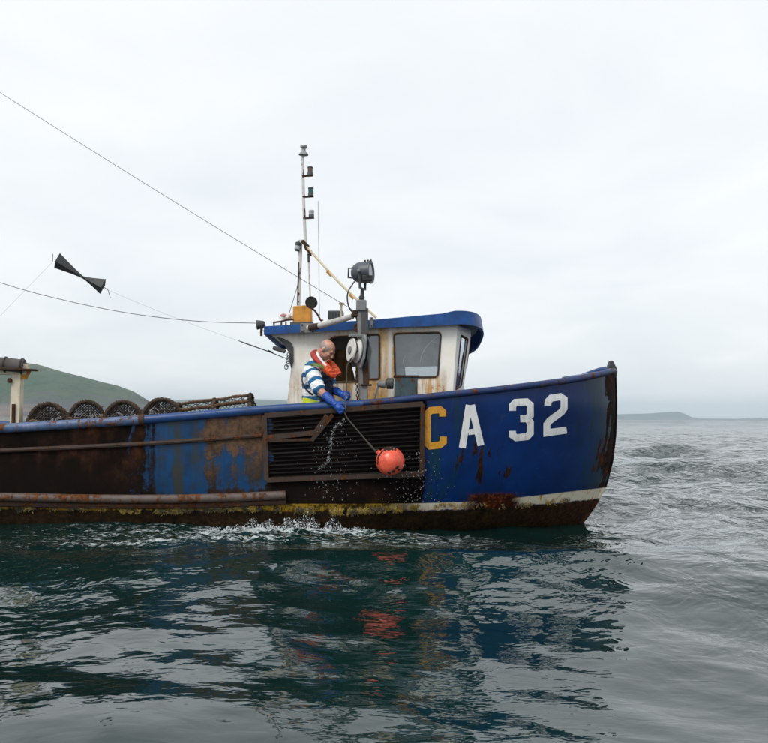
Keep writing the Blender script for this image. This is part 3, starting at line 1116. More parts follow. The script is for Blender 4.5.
M_INT = plain('cabin_inside', (0.05, 0.045, 0.04), 0.8)
M_SEAL = painted('window_seal', (0.05, 0.04, 0.035), 0.55, 14.0, 0.7, 0.3, 0.5, 0.10)
g = G('salt_stained_glass')
v = g.obj()
n1 = g.noise(v, 3.0, 4, 0.6, 0.8); n2 = g.noise(v, 40.0, 4, 0.6); s_ = g.sep(v)
tr_ = g.node('ShaderNodeBsdfTransparent'); tr_.inputs['Color'].default_value = (0.50, 0.53, 0.55, 1)
gl = g.node('ShaderNodeBsdfGlossy'); gl.inputs['Roughness'].default_value = 0.06
gl.inputs['Color'].default_value = (0.8, 0.84, 0.88, 1)
df = g.bsdf(g.mix(n2, (0.30, 0.32, 0.35), (0.42, 0.44, 0.46)), 0.6)
m1 = g.node('ShaderNodeMixShader')
g._in(m1.inputs[0], g.add(0.16, g.mul(g.step(n1, 0.35, 0.7), 0.16))); g._in(m1.inputs[1], tr_.outputs[0]); g._in(m1.inputs[2], df)
fr = g.node('ShaderNodeFresnel'); fr.inputs['IOR'].default_value = 1.5
m2 = g.node('ShaderNodeMixShader')
g._in(m2.inputs[0], g.add(fr.outputs[0], 0.10)); g._in(m2.inputs[1], m1.outputs[0]); g._in(m2.inputs[2], gl.outputs[0])
M_GLASS = g.done(m2.outputs[0])


def rounded(pts, r, n=5):
    """round the corners of a planar polygon (Vectors)"""
    out = []
    m = len(pts)
    for i in range(m):
        p = Vector(pts[i]); a = Vector(pts[i - 1]); b = Vector(pts[(i + 1) % m])
        da = (a - p); db = (b - p)
        k = min(r, da.length * 0.45, db.length * 0.45)
        pa = p + da.normalized() * k; pb = p + db.normalized() * k
        for q in range(n + 1):
            t = q / n
            out.append((1 - t) ** 2 * pa + 2 * t * (1 - t) * p + t * t * pb)
    return out


def wall_panel(outline, holes, thick, name, mat, parent):
    """a plate with openings: outline and holes are lists of Vectors in one plane"""
    bm = bmesh.new()
    for loop in [outline] + holes:
        vv = [bm.verts.new(p) for p in loop]
        for i in range(len(vv)):
            bm.edges.new((vv[i], vv[(i + 1) % len(vv)]))
    bmesh.ops.triangle_fill(bm, edges=bm.edges[:], use_beauty=True, use_dissolve=False)
    # the fill also covers the holes: drop faces that lie inside one
    U = (outline[1] - outline[0]).normalized()
    best = max(outline, key=lambda p: ((p - outline[0]) - U * (p - outline[0]).dot(U)).length)
    Wv = ((best - outline[0]) - U * (best - outline[0]).dot(U)).normalized()

    def inside(pt, loop):
        x, y = (pt - outline[0]).dot(U), (pt - outline[0]).dot(Wv)
        c = False
        q = [((p - outline[0]).dot(U), (p - outline[0]).dot(Wv)) for p in loop]
        j = len(q) - 1
        for i in range(len(q)):
            if (q[i][1] > y) != (q[j][1] > y) and x < (q[j][0] - q[i][0]) * (y - q[i][1]) / (q[j][1] - q[i][1]) + q[i][0]:
                c = not c
            j = i
        return c
    kill = [f for f in bm.faces if any(inside(f.calc_center_median(), h) for h in holes) or not inside(f.calc_center_median(), outline)]
    bmesh.ops.delete(bm, geom=kill, context='FACES')
    ext = bmesh.ops.extrude_face_region(bm, geom=bm.faces[:])
    nv_ = [e for e in ext['geom'] if isinstance(e, bmesh.types.BMVert)]
    bmesh.ops.translate(bm, verts=nv_, vec=thick)
    bmesh.ops.recalc_face_normals(bm, faces=bm.faces)
    me = bpy.data.meshes.new(name)
    bm.to_mesh(me); bm.free()
    me.materials.append(mat)
    return link(name, me, parent)


def window(loop, nrm, parent, glass=M_GLASS, r=0.012):
    fr_ = MB().tube([p + nrm * 0.004 for p in loop], r, 6, closed=True).build('window_frame', M_SEAL, parent)
    mb = MB()
    mb.add([p - nrm * 0.012 for p in loop], [tuple(range(len(loop)))])
    mb.build('pane', glass, parent, smooth=False)


NY = Vector((0, -1, 0))
zb = DECK_Z + 0.005
p_at, p_ab = P(281, 335.5, YW), P(287.5, 406, YW)
p_ft, p_fb = P(457.3, 325.5, YW), P(453, 391, YW)
side = [Vector((p_ab.x, YW, zb)), P(287.6, 400, YW), P(290.2, 377, YW), P(292.6, 352, YW), P(289, 343.5, YW), P(279, 338, YW), P(272, 335.5, YW),
        P(272, 331, YW), P(380, 324, YW), p_ft, P(453, 391, YW), Vector((p_fb.x - 0.03, YW, zb))]
w_big = rounded([P(394, 333.6, YW), P(441, 332.4, YW), P(437.8, 377, YW), P(395.2, 377.6, YW)], 0.05)
w_mid = rounded([P(361, 335, YW), P(379.5, 334.6, YW), P(379.5, 379, YW), P(361, 379.4, YW)], 0.035)
w_door = rounded([P(330.5, 337.4, YW), P(357, 335.6, YW), P(357, 381.5, YW), P(330.5, 382, YW)], 0.05)
wheel = wall_panel(side, [w_big, w_mid, w_door], Vector((0, 0.04, 0)), 'wheelhouse', M_WALL, boat)
window(w_big, NY, wheel); window(w_mid, NY, wheel)
MB().tube([p + NY * 0.003 for p in w_door], 0.011, 6, closed=True).build('window_frame', M_SEAL, wheel)
# the big pane is cracked
M_CRACK = plain('crack_white', (0.62, 0.64, 0.66), 0.5)
for pl in ([(438, 336), (434, 339), (431, 341.5), (426, 347), (422, 354), (420, 362)], [(431, 341.5), (436, 342.6), (440, 344)], [(404, 366), (403, 361), (405, 356)]):
    MB().tube([P(a, b, YW + 0.004) for a, b in pl], 0.0022, 4).build('crack', M_CRACK, wheel)
# angled corner, front, far corner, far side, aft
ZTOP = p_ft.z
A_t, A_b = P(457.3, 325.5, YW), P(453, 391, YW)
B_t, B_b = P(471.5, 331.5, 12.12), P(463.3, 390, 12.12)
B_t.z = ZTOP - 0.02
def down(p_top, p_bot):
    t = (zb - p_top.z) / (p_bot.z - p_top.z)
    return p_top.lerp(p_bot, t)
cn = (B_t - A_t).cross(A_b - A_t).normalized()
if cn.y > 0: cn = -cn
def on(u, w_):
    return A_t.lerp(B_t, u).lerp(A_b.lerp(B_b, u), w_)
w_cor = rounded([on(0.30, 0.13), on(0.80, 0.16), on(0.72, 0.93), on(0.22, 0.98)], 0.02)
wall_panel([A_t + cn * 0.0, B_t, B_b, down(B_t, B_b), down(A_t, A_b), A_b], [w_cor], cn * -0.035, 'corner_panel', M_WH, wheel)
window(w_cor, cn, wheel, r=0.010)
mir = lambda p: Vector((p.x, YW + YF - p.y, p.z))
FX = Vector((1, 0, 0))
C_t, C_b = mir(B_t), mir(B_b)
def onf(u, w_):
    return B_t.lerp(C_t, u).lerp(B_b.lerp(C_b, u), w_)
w_fr = rounded([onf(0.08, 0.14), onf(0.92, 0.14), onf(0.92, 0.62), onf(0.08, 0.62)], 0.03)
wall_panel([B_t, C_t, down(C_t, C_b), down(B_t, B_b)], [w_fr], Vector((-0.035, 0, 0)), 'front_panel', M_WH, wheel)
window(w_fr, FX, wheel)
D_t, D_b = mir(A_t), mir(A_b)
def onc(u, w_):
    return D_t.lerp(C_t, u).lerp(D_b.lerp(C_b, u), w_)
cn2 = Vector((cn.x, -cn.y, cn.z))
w_c2 = rounded([onc(0.22, 0.15), onc(0.8, 0.15), onc(0.74, 0.7), onc(0.2, 0.7)], 0.02)
wall_panel([D_t, C_t, down(C_t, C_b), down(D_t, D_b)], [w_c2], cn2 * -0.035, 'corner_panel', M_WH, wheel)
window(w_c2, cn2, wheel, r=0.010)
fs_ = [mir(p) for p in side]
wf1 = rounded([P(404, 366.5, YF), P(448, 365, YF), P(447, 380, YF), P(405, 380, YF)], 0.03)
wf2 = rounded([P(344.5, 366, YF), P(356.5, 366, YF), P(356.5, 383, YF), P(345.5, 383, YF)], 0.03)
wall_panel(fs_, [wf1, wf2], Vector((0, -0.04, 0)), 'far_side_panel', M_WH, wheel)
g = G('clear_glass')
tr_ = g.node('ShaderNodeBsdfTransparent'); tr_.inputs['Color'].default_value = (0.9, 0.92, 0.92, 1)
gl = g.node('ShaderNodeBsdfGlossy'); gl.inputs['Roughness'].default_value = 0.04
m2 = g.node('ShaderNodeMixShader'); m2.inputs[0].default_value = 0.06
g._in(m2.inputs[1], tr_.outputs[0]); g._in(m2.inputs[2], gl.outputs[0])
M_CLEAR = g.done(m2.outputs[0])
window(wf1, Vector((0, 1, 0)), wheel, M_CLEAR); window(wf2, Vector((0, 1, 0)), wheel, M_CLEAR)
xa_ = p_ab.x + 0.02
MB().box((xa_ + 0.05, (YW + YF) / 2, (zb + ZTOP - 0.09) / 2), (0.04, YF - YW - 0.09, ZTOP - 0.09 - zb)).build('aft_panel', M_WH, wheel)
# a shelf and wheel pedestal inside
MB().box((0.62, 12.55, 1.0), (0.4, 1.4, 1.12)).build('console', M_INT, wheel, bevel=0.02)

# ---- roof with a blue fascia, rounded at the front
M_ROOF = painted('roof_blue', (0.008, 0.085, 0.32), 0.30, 6.0, 0.42, 0.5, 0.8, 0.05, 0.4, dirt=(0.03, 0.05, 0.09))
M_SOFF = painted('soffit_paint', (0.60, 0.60, 0.57), 0.22, 6.0, 0.6, 0.15, 0.4, 0.15)
YRN, YRF = 11.62, 13.52
_rx = [P(264, 326, YRN).x, P(372, 319.8, YRN).x, P(445, 313.4, YRN).x, P(455, 310.6, YRN).x, 1.35]
_rz = [P(264, 326.3, YRN).z, P(372, 319.8, YRN).z, P(445, 313.2, YRN).z, P(456, 310.6, YRN).z, P(458, 310.0, YRN).z]
_bx = [P(264, 334.6, YRN).x, P(390, 327.2, YRN).x, P(430, 325.8, YRN).x, P(462, 323.6, YRN).x, 1.35]
_bz = [P(264, 334.6, YRN).z, P(390, 327.2, YRN).z, P(430, 326.0, YRN).z, P(462, 324.0, YRN).z, P(464, 324.0, YRN).z]
plan = []
x_a = _rx[0]
for k in range(16):
    plan.append((x_a + (0.86 - x_a) * k / 15, YRN))
ymid = (YRN + YRF) / 2
for k in range(1, 24):
    a = -math.pi / 2 + math.pi * k / 24
    plan.append((0.86 + 0.40 * abs(math.cos(a)) ** 0.75, ymid + (YRF - YRN) / 2 * math.copysign(abs(math.sin(a)) ** 0.8, math.sin(a))))
for k in range(16):
    plan.append((0.86 + (x_a - 0.86) * k / 15, YRF))
nA = len(plan)
def tilt(x, y): return -0.085 * (y - YRN) * smoothstep(0.2, 1.1, x) - 0.02 * (y - YRN)
top_z = [float(np.interp(x, _rx, _rz) + tilt(x, y)) for x, y in plan]
bot_z = [float(np.interp(x, _bx, _bz) + tilt(x, y) * 1.15 - 0.05 * smoothstep(12.3, 13.4, y) * smoothstep(0.6, 1.1, x)) for x, y in plan]
rb = MB(); vs, fs = [], []
for k in range(nA):
    x, y = plan[k]
    # the fascia leans out a little at its lower edge round the front
    ox = 0.03 * smoothstep(0.8, 1.2, x)
    ix = 0.028 if k in (0, nA - 1) else 0.0
    vs += [(x, y, top_z[k]), (x + ox, y, bot_z[k]), (x + ox + ix - 0.03 * (1 if x > 0.9 else 0), y + (0.028 if y < ymid else -0.028), bot_z[k]), (x + ix - 0.03 * (1 if x > 0.9 else 0), y + (0.028 if y < ymid else -0.028), top_z[k] - 0.03)]
for k in range(nA):
    k2 = (k + 1) % nA
    for c in range(4):
        c2 = (c + 1) % 4
        fs.append((k * 4 + c, k2 * 4 + c, k2 * 4 + c2, k * 4 + c2))
roof = rb.add(vs, fs).build('roof_fascia', M_ROOF, wheel, angle=50)
rt = MB()
hn = nA // 2
tv = [(x, y, top_z[k] - 0.012) for k, (x, y) in enumerate(plan)] + [(x - 0.02, y, top_z[k] - 0.05) for k, (x, y) in enumerate(plan)]
tf = []
for o_ in (0, nA):
    for k in range(hn - (1 - nA % 2)):
        a_, b_ = k, k + 1
        c_, d_ = nA - 1 - (k + 1), nA - 1 - k
        tf.append((o_ + a_, o_ + b_, o_ + c_, o_ + d_) if b_ != c_ else (o_ + a_, o_ + b_, o_ + d_))
rt.add(tv, tf)
rt.build('roof_deck', M_SOFF, wheel, smooth=False)
zt_ = lambda x, y=12.3: float(np.interp(x, _rx, _rz) + tilt(x, y))

# aft bracket under the roof overhang
M_GREY = painted('grey_steel', (0.22, 0.225, 0.23), 0.30, 9.0, 0.5, 0.2, 0.5)
M_DKGREY = painted('dark_grey_steel', (0.07, 0.072, 0.075), 0.30, 9.0, 0.55, 0.2, 0.5)
br = [P(a, b, YW - 0.02) for a, b in ((276.5, 337), (284, 338.5), (290.5, 342), (293.4, 347), (293.6, 362), (291, 368), (289.4, 361), (288.5, 352), (284, 344.5))]
MB().prism(br, (0, 0.018, 0)).build('aft_bracket', M_DKGREY, boat, smooth=False, bevel=0.003)
# little strip lamp and its lashings off the aft corner
MB().bar(P(273, 347.6, 11.7), P(285.5, 351.6, 11.7), 0.06, 0.05).build('strip_lamp', M_DKGREY, boat, bevel=0.012)
for k in range(5):
    q = P(287 + random.uniform(-1, 2), 355 + k * 3, 11.70)
    ring = [q + Vector((0.022 * math.cos(a), -0.01, 0.03 * math.sin(a))) for a in np.linspace(0, 2 * math.pi, 9)[:-1]]
    MB().tube(ring, 0.006, 5, closed=True).build('lashing', M_DKGREY, boat)

# ---- gear on the roof
M_ORANGE = painted('rusted_orange', (0.66, 0.30, 0.05), 0.34, 8.0, 0.75, 0.3, 0.4, 0.12)
xb0, xb1 = P(293.5, 320, 12.0).x, P(312, 320, 12.0).x
zb0, zb1 = P(302, 323.5, 12.0).z, P(302, 305.5, 12.0).z
rbx = MB()
rbx.add([(xb0, 11.9, zb0), (xb1, 11.9, zb0), (xb1, 12.15, zb0), (xb0, 12.15, zb0),
         (xb0, 11.9, zb1 - 0.02), (xb1 - 0.01, 11.9, zb1), (xb1 - 0.01, 12.15, zb1), (xb0, 12.15, zb1 - 0.02)],
        [(3, 2, 1, 0), (4, 5, 6, 7), (0, 1, 5, 4), (1, 2, 6, 5), (2, 3, 7, 6), (3, 0, 4, 7)])
rbx.build('roof_box', M_ORANGE, boat, bevel=0.012)
MB().box(((xb0 + xb1) / 2, 12.0, zb0 - 0.03), (xb1 - xb0 + 0.05, 0.36, 0.07)).build('box_base', M_DKGREY, boat, bevel=0.005)
M_BLACK = plain('black_plastic', (0.022, 0.022, 0.024), 0.45, 0.0, 0.4, 30, 0.1)
M_LENS = plain('lamp_lens', (0.30, 0.27, 0.24), 0.15, 0.0, 0.3, 30, 0.05)
# dish lamp on a bent arm
dc = P(311.4, 302.6, 11.75)
dl = MB().lathe([(0.035, 0.075), (0.062, 0.05), (0.076, 0.012), (0.078, 0.0), (0.070, 0.0), (0.055, 0.028), (0.02, 0.04)], dc, (0.10, 0.97, 0.25), 22).build('flood_lamp', M_BLACK, boat)
MB().lathe([(0.066, 0.0), (0.066, 0.004)], dc + Vector((0.001, 0.006, 0.002)), (0.10, 0.97, 0.25), 20).build('lens', plain('dark_reflector', (0.09, 0.08, 0.07), 0.2, 0.6), dl)
MB().tube(curve([P(311.5, 308, 11.8), P(315, 311, 11.8), P(318.5, 316, 11.8), P(321, 320.5, 11.8), P(323, 319.6, 11.8)], 4), 0.012, 7).build('lamp_arm', M_RUSTDK, dl)
# small lamp on the aft edge of the roof
dc = P(256.5, 325, 11.66)
sl = MB().lathe([(0.022, 0.11), (0.042, 0.09), (0.058, 0.02), (0.06, 0.0), (0.052, 0.0)], dc, (0.95, 0.05, 0.12), 18).build('deck_lamp', M_DKGREY, boat)
MB().tube([P(262, 327, 11.66), P(261.4, 331, 11.66), P(261.4, 336, 11.66)], 0.016, 8).build('lamp_stem', M_RUSTBAR, sl)
# white and pink hanked float line on the roof edge
M_WHT = plain('white_plastic', (0.78, 0.76, 0.76), 0.5)
M_PINK = plain('faded_red', (0.62, 0.20, 0.20), 0.6)
hk = MB()
for k in range(5):
    c_ = P(284 + k * 1.1, 316.2, 12.1 + 0.03 * k)
    hk.tube([c_ + Vector((0.055 * math.cos(a), 0.02 * math.sin(a), 0.035 * math.sin(a))) for a in np.linspace(0, 2 * math.pi, 13)[:-1]], 0.014, 6, closed=True)
hko = hk.build('rope_hank', M_WHT, boat)
MB().tube([P(281, 315, 12.05), P(284, 316, 12.04), P(286, 315, 12.05)], 0.012, 6).build('hank_tie', M_PINK, hko)
MB().tube([P(273, 322.6, 11.9), P(280, 321.6, 11.9), P(287, 320, 11.9), P(293.5, 319.4, 11.9)], 0.012, 6).build('roof_rail', M_RUSTDK, boat)
for px_ in (274, 281.5, 286):
    MB().tube([P(px_, 321.6, 11.9), P(px_, 325.6, 11.9)], 0.012, 6).build('rail_foot', M_RUSTDK, boat)
# radar blower box, mushroom aerial
rbx = MB().box((P(336, 315.5, 12.3).x, 12.3, P(336, 315.6, 12.3).z), (0.20, 0.22, 0.11)).build('vent_box', plain('teal_box', (0.03, 0.05, 0.052), 0.5), boat, bevel=0.015)
for k in range(4):
    MB().box((P(331.5 + k * 3, 315.5, 12.18).x, 12.185, P(336, 315.4, 12.18).z), (0.012, 0.012, 0.085)).build('vent_slot', M_DKGREY, rbx)
ga = P(341.4, 314, 12.0)
MB().lathe([(0.012, -0.04), (0.012, 0.10), (0.016, 0.105), (0.034, 0.125), (0.036, 0.138), (0.028, 0.145)], ga, (0, 0, 1), 14).build('mushroom_aerial', painted('aerial_cream', (0.5, 0.42, 0.30), 0.3, 14), boat)
MB().tube([P(319.6, 320, 12.4), P(319, 270, 12.4), P(318.2, 201, 12.4)], [0.006, 0.005, 0.0035], 6).build('whip_aerial', plain('aerial_white', (0.6, 0.6, 0.6), 0.5), boat)

# ---- mast with its lights
M_MAST = painted('mast_paint', (0.68, 0.66, 0.62), 0.45, 12.0, 0.5, 0.15, 0.5, 0.05)
YM = 12.3
mast = MB().tube([P(302.9, 156, YM), P(303.6, 200, YM), P(305.6, 244, YM), P(306.4, 250, YM)], [0.017, 0.019, 0.021, 0.02], 10).build('mast', M_MAST, boat)
MB().tube([P(300.8, 240, YM), P(299.6, 275, YM), P(297.9, 324, YM)], 0.024, 10).build('lower_pole', M_MAST, mast)
MB().tube([P(308, 246, YM), P(309, 270, YM), P(311.4, 322, YM)], 0.011, 8).build('mast_pipe', M_MAST, mast)
MB().tube([P(308.6, 254, YM), P(308.8, 262, YM)], 0.016, 8).build('pipe_joint', M_DKGREY, mast)
M_BRACE = painted('brace_cream', (0.68, 0.58, 0.40), 0.40, 9.0, 0.6, 0.2, 0.5, 0.20)
MB().tube([P(305.5, 245.5, YM), P(340, 283.5, 11.95), P(376, 317.5, 11.66)], 0.016, 8).build('mast_brace', M_BRACE, mast)
for (a, b, yy) in ((329.5, 273, 12.06), (352, 296, 11.86)):
    MB().tube([P(a - 2, b - 2, yy), P(a + 2, b + 2.4, yy)], 0.024, 8).build('brace_collar', M_ORANGE, mast)
MB().bar(P(302, 241, YM), P(308.6, 247, YM), 0.05, 0.045).build('mast_clamp', M_RUSTBAR, mast, bevel=0.006)
MB().tube(curve([P(304, 243, YM - 0.04), P(306, 249, YM - 0.05), P(309.5, 252, YM - 0.04), P(311, 256, YM - 0.03)], 4), 0.014, 6).build('cable_bunch', M_RUSTDK, mast)
# top: masthead light over a conical shade
MB().lathe([(0.066, 0.0), (0.060, 0.014), (0.03, 0.045), (0.026, 0.055), (0.026, 0.085), (0.044, 0.095), (0.048, 0.108), (0.044, 0.122), (0.02, 0.128)], P(303.6, 155, YM), (0.02, 0, 1), 18).build('masthead_light', plain('masthead_grey', (0.30, 0.31, 0.30), 0.5), mast)
M_RLENS = plain('red_brown_lens', (0.16, 0.075, 0.06), 0.25)
M_GLENS = plain('green_lens', (0.012, 0.10, 0.10), 0.2)
M_CLENS = plain('clear_lens', (0.45, 0.47, 0.50), 0.2)
for (py_, lens) in ((176.2, M_RLENS), (197.0, M_GLENS), (218.4, M_CLENS)):
    x0_ = 302.8 + (py_ - 156) * 0.03
    arm = MB().bar(P(x0_ - 1.4, py_, YM), P(x0_ + 9.6, py_ - 0.6, YM), 0.055, 0.016).build('lamp_bracket', M_RUSTBAR, mast, bevel=0.003)
    b_ = P(x0_ + 6.8, py_ - 0.9, YM)
    MB().lathe([(0.036, 0.0), (0.036, 0.035), (0.033, 0.04)], b_, (0, 0, 1), 14).build('lamp_base', M_DKGREY, mast)
    MB().lathe([(0.033, 0.0), (0.034, 0.05 if lens is not M_CLENS else 0.03), (0.033, 0.055)], b_ + Vector((0, 0, 0.04)), (0, 0, 1), 14).build('lamp_lens', lens, mast)
    MB().lathe([(0.037, 0.0), (0.037, 0.012), (0.022, 0.022)], b_ + Vector((0, 0, 0.095 if lens is not M_CLENS else 0.07)), (0, 0, 1), 14).build('lamp_cap', M_WHT if lens is M_CLENS else M_DKGREY, mast)
b_ = P(296.9, 251, YM - 0.03)
MB().lathe([(0.030, 0.0), (0.034, 0.02), (0.034, 0.075), (0.038, 0.082), (0.038, 0.11), (0.02, 0.12)], b_, (0.18, 0, 1), 14).build('side_lamp', M_DKGREY, mast)
MB().lathe([(0.0365, 0.0), (0.0365, 0.045)], b_ + Vector((0.003, 0, 0.022)), (0.18, 0, 1), 14).build('lamp_lens', M_CLENS, mast)
MB().bar(P(298, 242, YM), P(304, 241, YM), 0.04, 0.03).build('lamp_bracket', M_DKGREY, mast)
MB().tube([P(300.4, 268, YM - 0.02), P(297, 288, YM - 0.05), P(287.5, 319, YM - 0.15)], 0.0045, 5).build('mast_stay', M_BLACK, mast)
MB().tube([P(298.6, 262, YM - 0.03), P(297.8, 292, YM - 0.03), P(297.6, 305, YM - 0.03)], 0.008, 5).build('mast_cable', M_BLACK, mast)

# ---- pot hauler: post, arm, sheave block, search light
YP = 11.16
M_POST = painted('post_grey', (0.24, 0.235, 0.23), 0.36, 8.0, 0.5, 0.3, 0.6, -0.02)
post = MB().bar(P(361.6, 306, YP), Vector((P(366.2, 400, YP).x, YP, DECK_Z + 0.003)), 0.10, 0.105, (1, 0, 0)).build('hauler_post', M_POST, boat, bevel=0.008)
MB().box(P(361.4, 305.8, YP - 0.01), (0.12, 0.14, 0.13)).build('post_head', M_GREY, post, bevel=0.012)
MB().box(P(364.6, 321, YP - 0.055), (0.085, 0.012, 0.30)).build('post_plate', M_DKGREY, post, bevel=0.003)
MB().bar(P(365, 352, YP - 0.058), P(366.3, 385, YP - 0.058), 0.012, 0.07, (1, 0, 0)).build('rust_plate', M_RUSTBAR, post, bevel=0.003)
MB().box(P(366.4, 385, YP - 0.02), (0.125, 0.13, 0.02)).build('post_flange', M_RUSTBAR, post, bevel=0.003)
arm = MB().tube([P(308, 328.4, 11.56), P(322, 325.2, 11.45), P(352.5, 316.4, YP)], [0.036, 0.036, 0.034], 12).build('hauler_arm', painted('arm_paint', (0.55, 0.53, 0.50), 0.42, 9, 0.5), boat)
MB().tube([P(310, 328, 11.54), P(319, 326, 11.47)], 0.041, 12).build('arm_sleeve', M_RUSTBAR, arm)
pl = MB().box(P(307.6, 328.2, YRN - 0.006), (0.175, 0.018, 0.115)).build('arm_plate', M_GREY, boat, bevel=0.004)
for (dx_, dz_) in ((-0.065, 0.04), (-0.065, -0.04), (0.065, -0.04), (0.065, 0.04)):
    c_ = P(307.6, 328.2, YRN - 0.014)
    MB().lathe([(0.011, 0), (0.011, 0.012)], c_ + Vector((dx_, 0, dz_)), (0, -1, 0), 6).build('bolt', M_BLACK, pl, smooth=False)
cp = MB().box(P(371.6, 322.4, YRN - 0.006), (0.05, 0.016, 0.13)).build('roof_clip', M_GREY, boat, bevel=0.004)
for dz_ in (-0.045, 0.045):
    MB().lathe([(0.01, 0), (0.01, 0.01)], P(371.6, 322.4, YRN - 0.013) + Vector((0, 0, dz_)), (0, -1, 0), 6).build('bolt', M_RUSTBAR, cp, smooth=False)
MB().box(P(355.6, 313.6, YP - 0.01), (0.075, 0.08, 0.085)).build('arm_clamp', M_RUSTDK, boat, bevel=0.012)
# shackle between arm and block
sh = MB()
sh.tube(curve([P(356, 315, YP - 0.02), P(357.6, 320, YP - 0.03), P(357.8, 326, YP - 0.03), P(357.4, 331, YP - 0.03)], 4), [0.016] * 13, 8)
sh.tube([P(357.6, 327.6, YP - 0.03) + Vector((0.035 * math.cos(a), 0, 0.045 * math.sin(a))) for a in np.linspace(0, 2 * math.pi, 15)[:-1]], 0.013, 6, closed=True)
sh.build('shackle', M_RUSTDK, boat)
# the block: two cheek plates and a white sheave
ca = Vector((-0.92, -0.38, 0.10)).normalized()
bc = P(354.4, 350.6, YP - 0.06)
block = MB().lathe([(0.05, -0.052), (0.135, -0.05), (0.142, -0.035), (0.10, -0.012), (0.088, 0.0), (0.10, 0.012), (0.142, 0.035), (0.135, 0.05), (0.05, 0.052)], bc, ca, 32).build('hauler_sheave', painted('sheave_white', (0.72, 0.70, 0.65), 0.20, 12, 0.5), boat)
MB().lathe([(0.02, 0.05), (0.045, 0.054), (0.045, 0.066), (0.02, 0.07)], bc, ca, 18).build('sheave_hub', M_GREY, block)
u_ = Vector((0, 0, 1)).cross(ca).normalized(); w_ = ca.cross(u_)
chk = [bc - ca * 0.062 + u_ * a + w_ * b for a, b in ((-0.05, 0.175), (0.10, 0.19), (0.165, 0.12), (0.16, -0.10), (0.09, -0.20), (-0.02, -0.185), (-0.06, -0.05))]
MB().prism(chk, ca * -0.022).build('cheek_plate', M_GREY, block, smooth=False, bevel=0.005)
chk2 = [p_ - ca * 0.055 for p_ in [bc - ca * 0.062 + u_ * a + w_ * b for a, b in ((-0.02, 0.16), (0.09, 0.17), (0.145, 0.11), (0.14, -0.09), (0.08, -0.17), (0.0, -0.15))]]
MB().prism(chk2, ca * -0.015).build('cheek_plate', M_DKGREY, block, smooth=False, bevel=0.004)
MB().bar(bc + w_ * 0.165 + ca * 0.075, bc + w_ * 0.185 - ca * 0.10, 0.10, 0.03).build('block_yoke', M_GREY, block, bevel=0.006)
# chain down to the rail
ch = 0
q0, q1 = P(356.6, 368, YP - 0.08), P(357.6, 399.6, YP - 0.06)
NL = 11
chain = None
for k in range(NL):
    c_ = q0.lerp(q1, (k + 0.5) / NL)
    flat = Vector((1, 0, 0)) if k % 2 else Vector((0.25, 0.97, 0))
    ring = [c_ + flat * (0.013 * math.cos(a)) + Vector((0, 0, 0.022 * math.sin(a))) for a in np.linspace(0, 2 * math.pi, 11)[:-1]]
    o = MB().tube(ring, 0.0055, 5, closed=True).build('chain' if chain is None else 'chain_link', M_RUSTDK, boat if chain is None else chain)
    chain = chain or o

# search light on the post
SL = P(362.6, 272.6, YP)
M_SL = plain('search_light_grey', (0.070, 0.085, 0.105), 0.42, 0.0, 0.35, 12, 0.1)
ax = Vector((0.96, -0.26, 0.03)).normalized()
sl = MB().lathe([(0.05, -0.13), (0.095, -0.10), (0.122, -0.05), (0.128, 0.0), (0.128, 0.085), (0.137, 0.088), (0.137, 0.11), (0.11, 0.112), (0.09, 0.09)], SL, ax, 28).build('search_light', M_SL, boat)
MB().lathe([(0.112, 0.092), (0.112, 0.1)], SL, ax, 24).build('lens', plain('search_lens', (0.25, 0.27, 0.29), 0.1, 0.3), sl)
sd_ = ax.cross(Vector((0, 0, 1))).normalized()
for sg in (-1, 1):
    MB().bar(SL + sd_ * (0.138 * sg) + Vector((0, 0, 0.02)), SL + sd_ * (0.10 * sg) + Vector((0, 0, -0.19)), 0.03, 0.012, sd_).build('yoke', M_DKGREY, sl, bevel=0.003)
    MB().lathe([(0.02, 0), (0.02, 0.02), (0.012, 0.026)], SL + sd_ * (0.14 * sg), sd_ * sg, 10).build('yoke_knob', M_GREY, sl)
MB().bar(SL + sd_ * 0.108 + Vector((0, 0, -0.19)), SL - sd_ * 0.108 + Vector((0, 0, -0.19)), 0.03, 0.014).build('yoke_base', M_DKGREY, sl)
MB().tube([SL + Vector((0, 0, -0.185)), P(361.8, 301, YP)], 0.022, 10).build('stem', M_DKGREY, sl)
MB().lathe([(0.034, 0), (0.036, 0.03), (0.026, 0.045)], P(361.8, 299.6, YP), (0, 0, 1), 12).build('stem_collar', M_BLACK, sl)
hb_ = SL - ax * 0.12
MB().tube([hb_ + Vector((0, 0, 0.06)) + ax * 0.02, hb_ - ax * 0.05 + Vector((0, 0, 0.062)), hb_ - ax * 0.055 + Vector((0, 0, -0.05)), hb_ + Vector((0, 0, -0.055)) + ax * 0.01], 0.011, 7).build('handle', M_BLACK, sl)
for k in range(3):
    MB().box(SL + ax * (0.03 + 0.035 * k) + Vector((0, 0, 0.136)), (0.022, 0.05, 0.016)).build('cooling_fin', M_BLACK, sl)
MB().box(SL + ax * 0.06 + Vector((0, -0.09, -0.085)), (0.12, 0.05, 0.07)).build('ballast_box', M_BLACK, sl, bevel=0.008)
MB().tube(curve([SL - ax * 0.10 + Vector((0, 0, -0.10)), P(348.5, 291, YP - 0.02), P(347.4, 299, YP - 0.02), P(349.4, 308, YP - 0.02), P(354, 314, YP)], 6), 0.009, 6).build('light_cable', M_BLACK, boat)

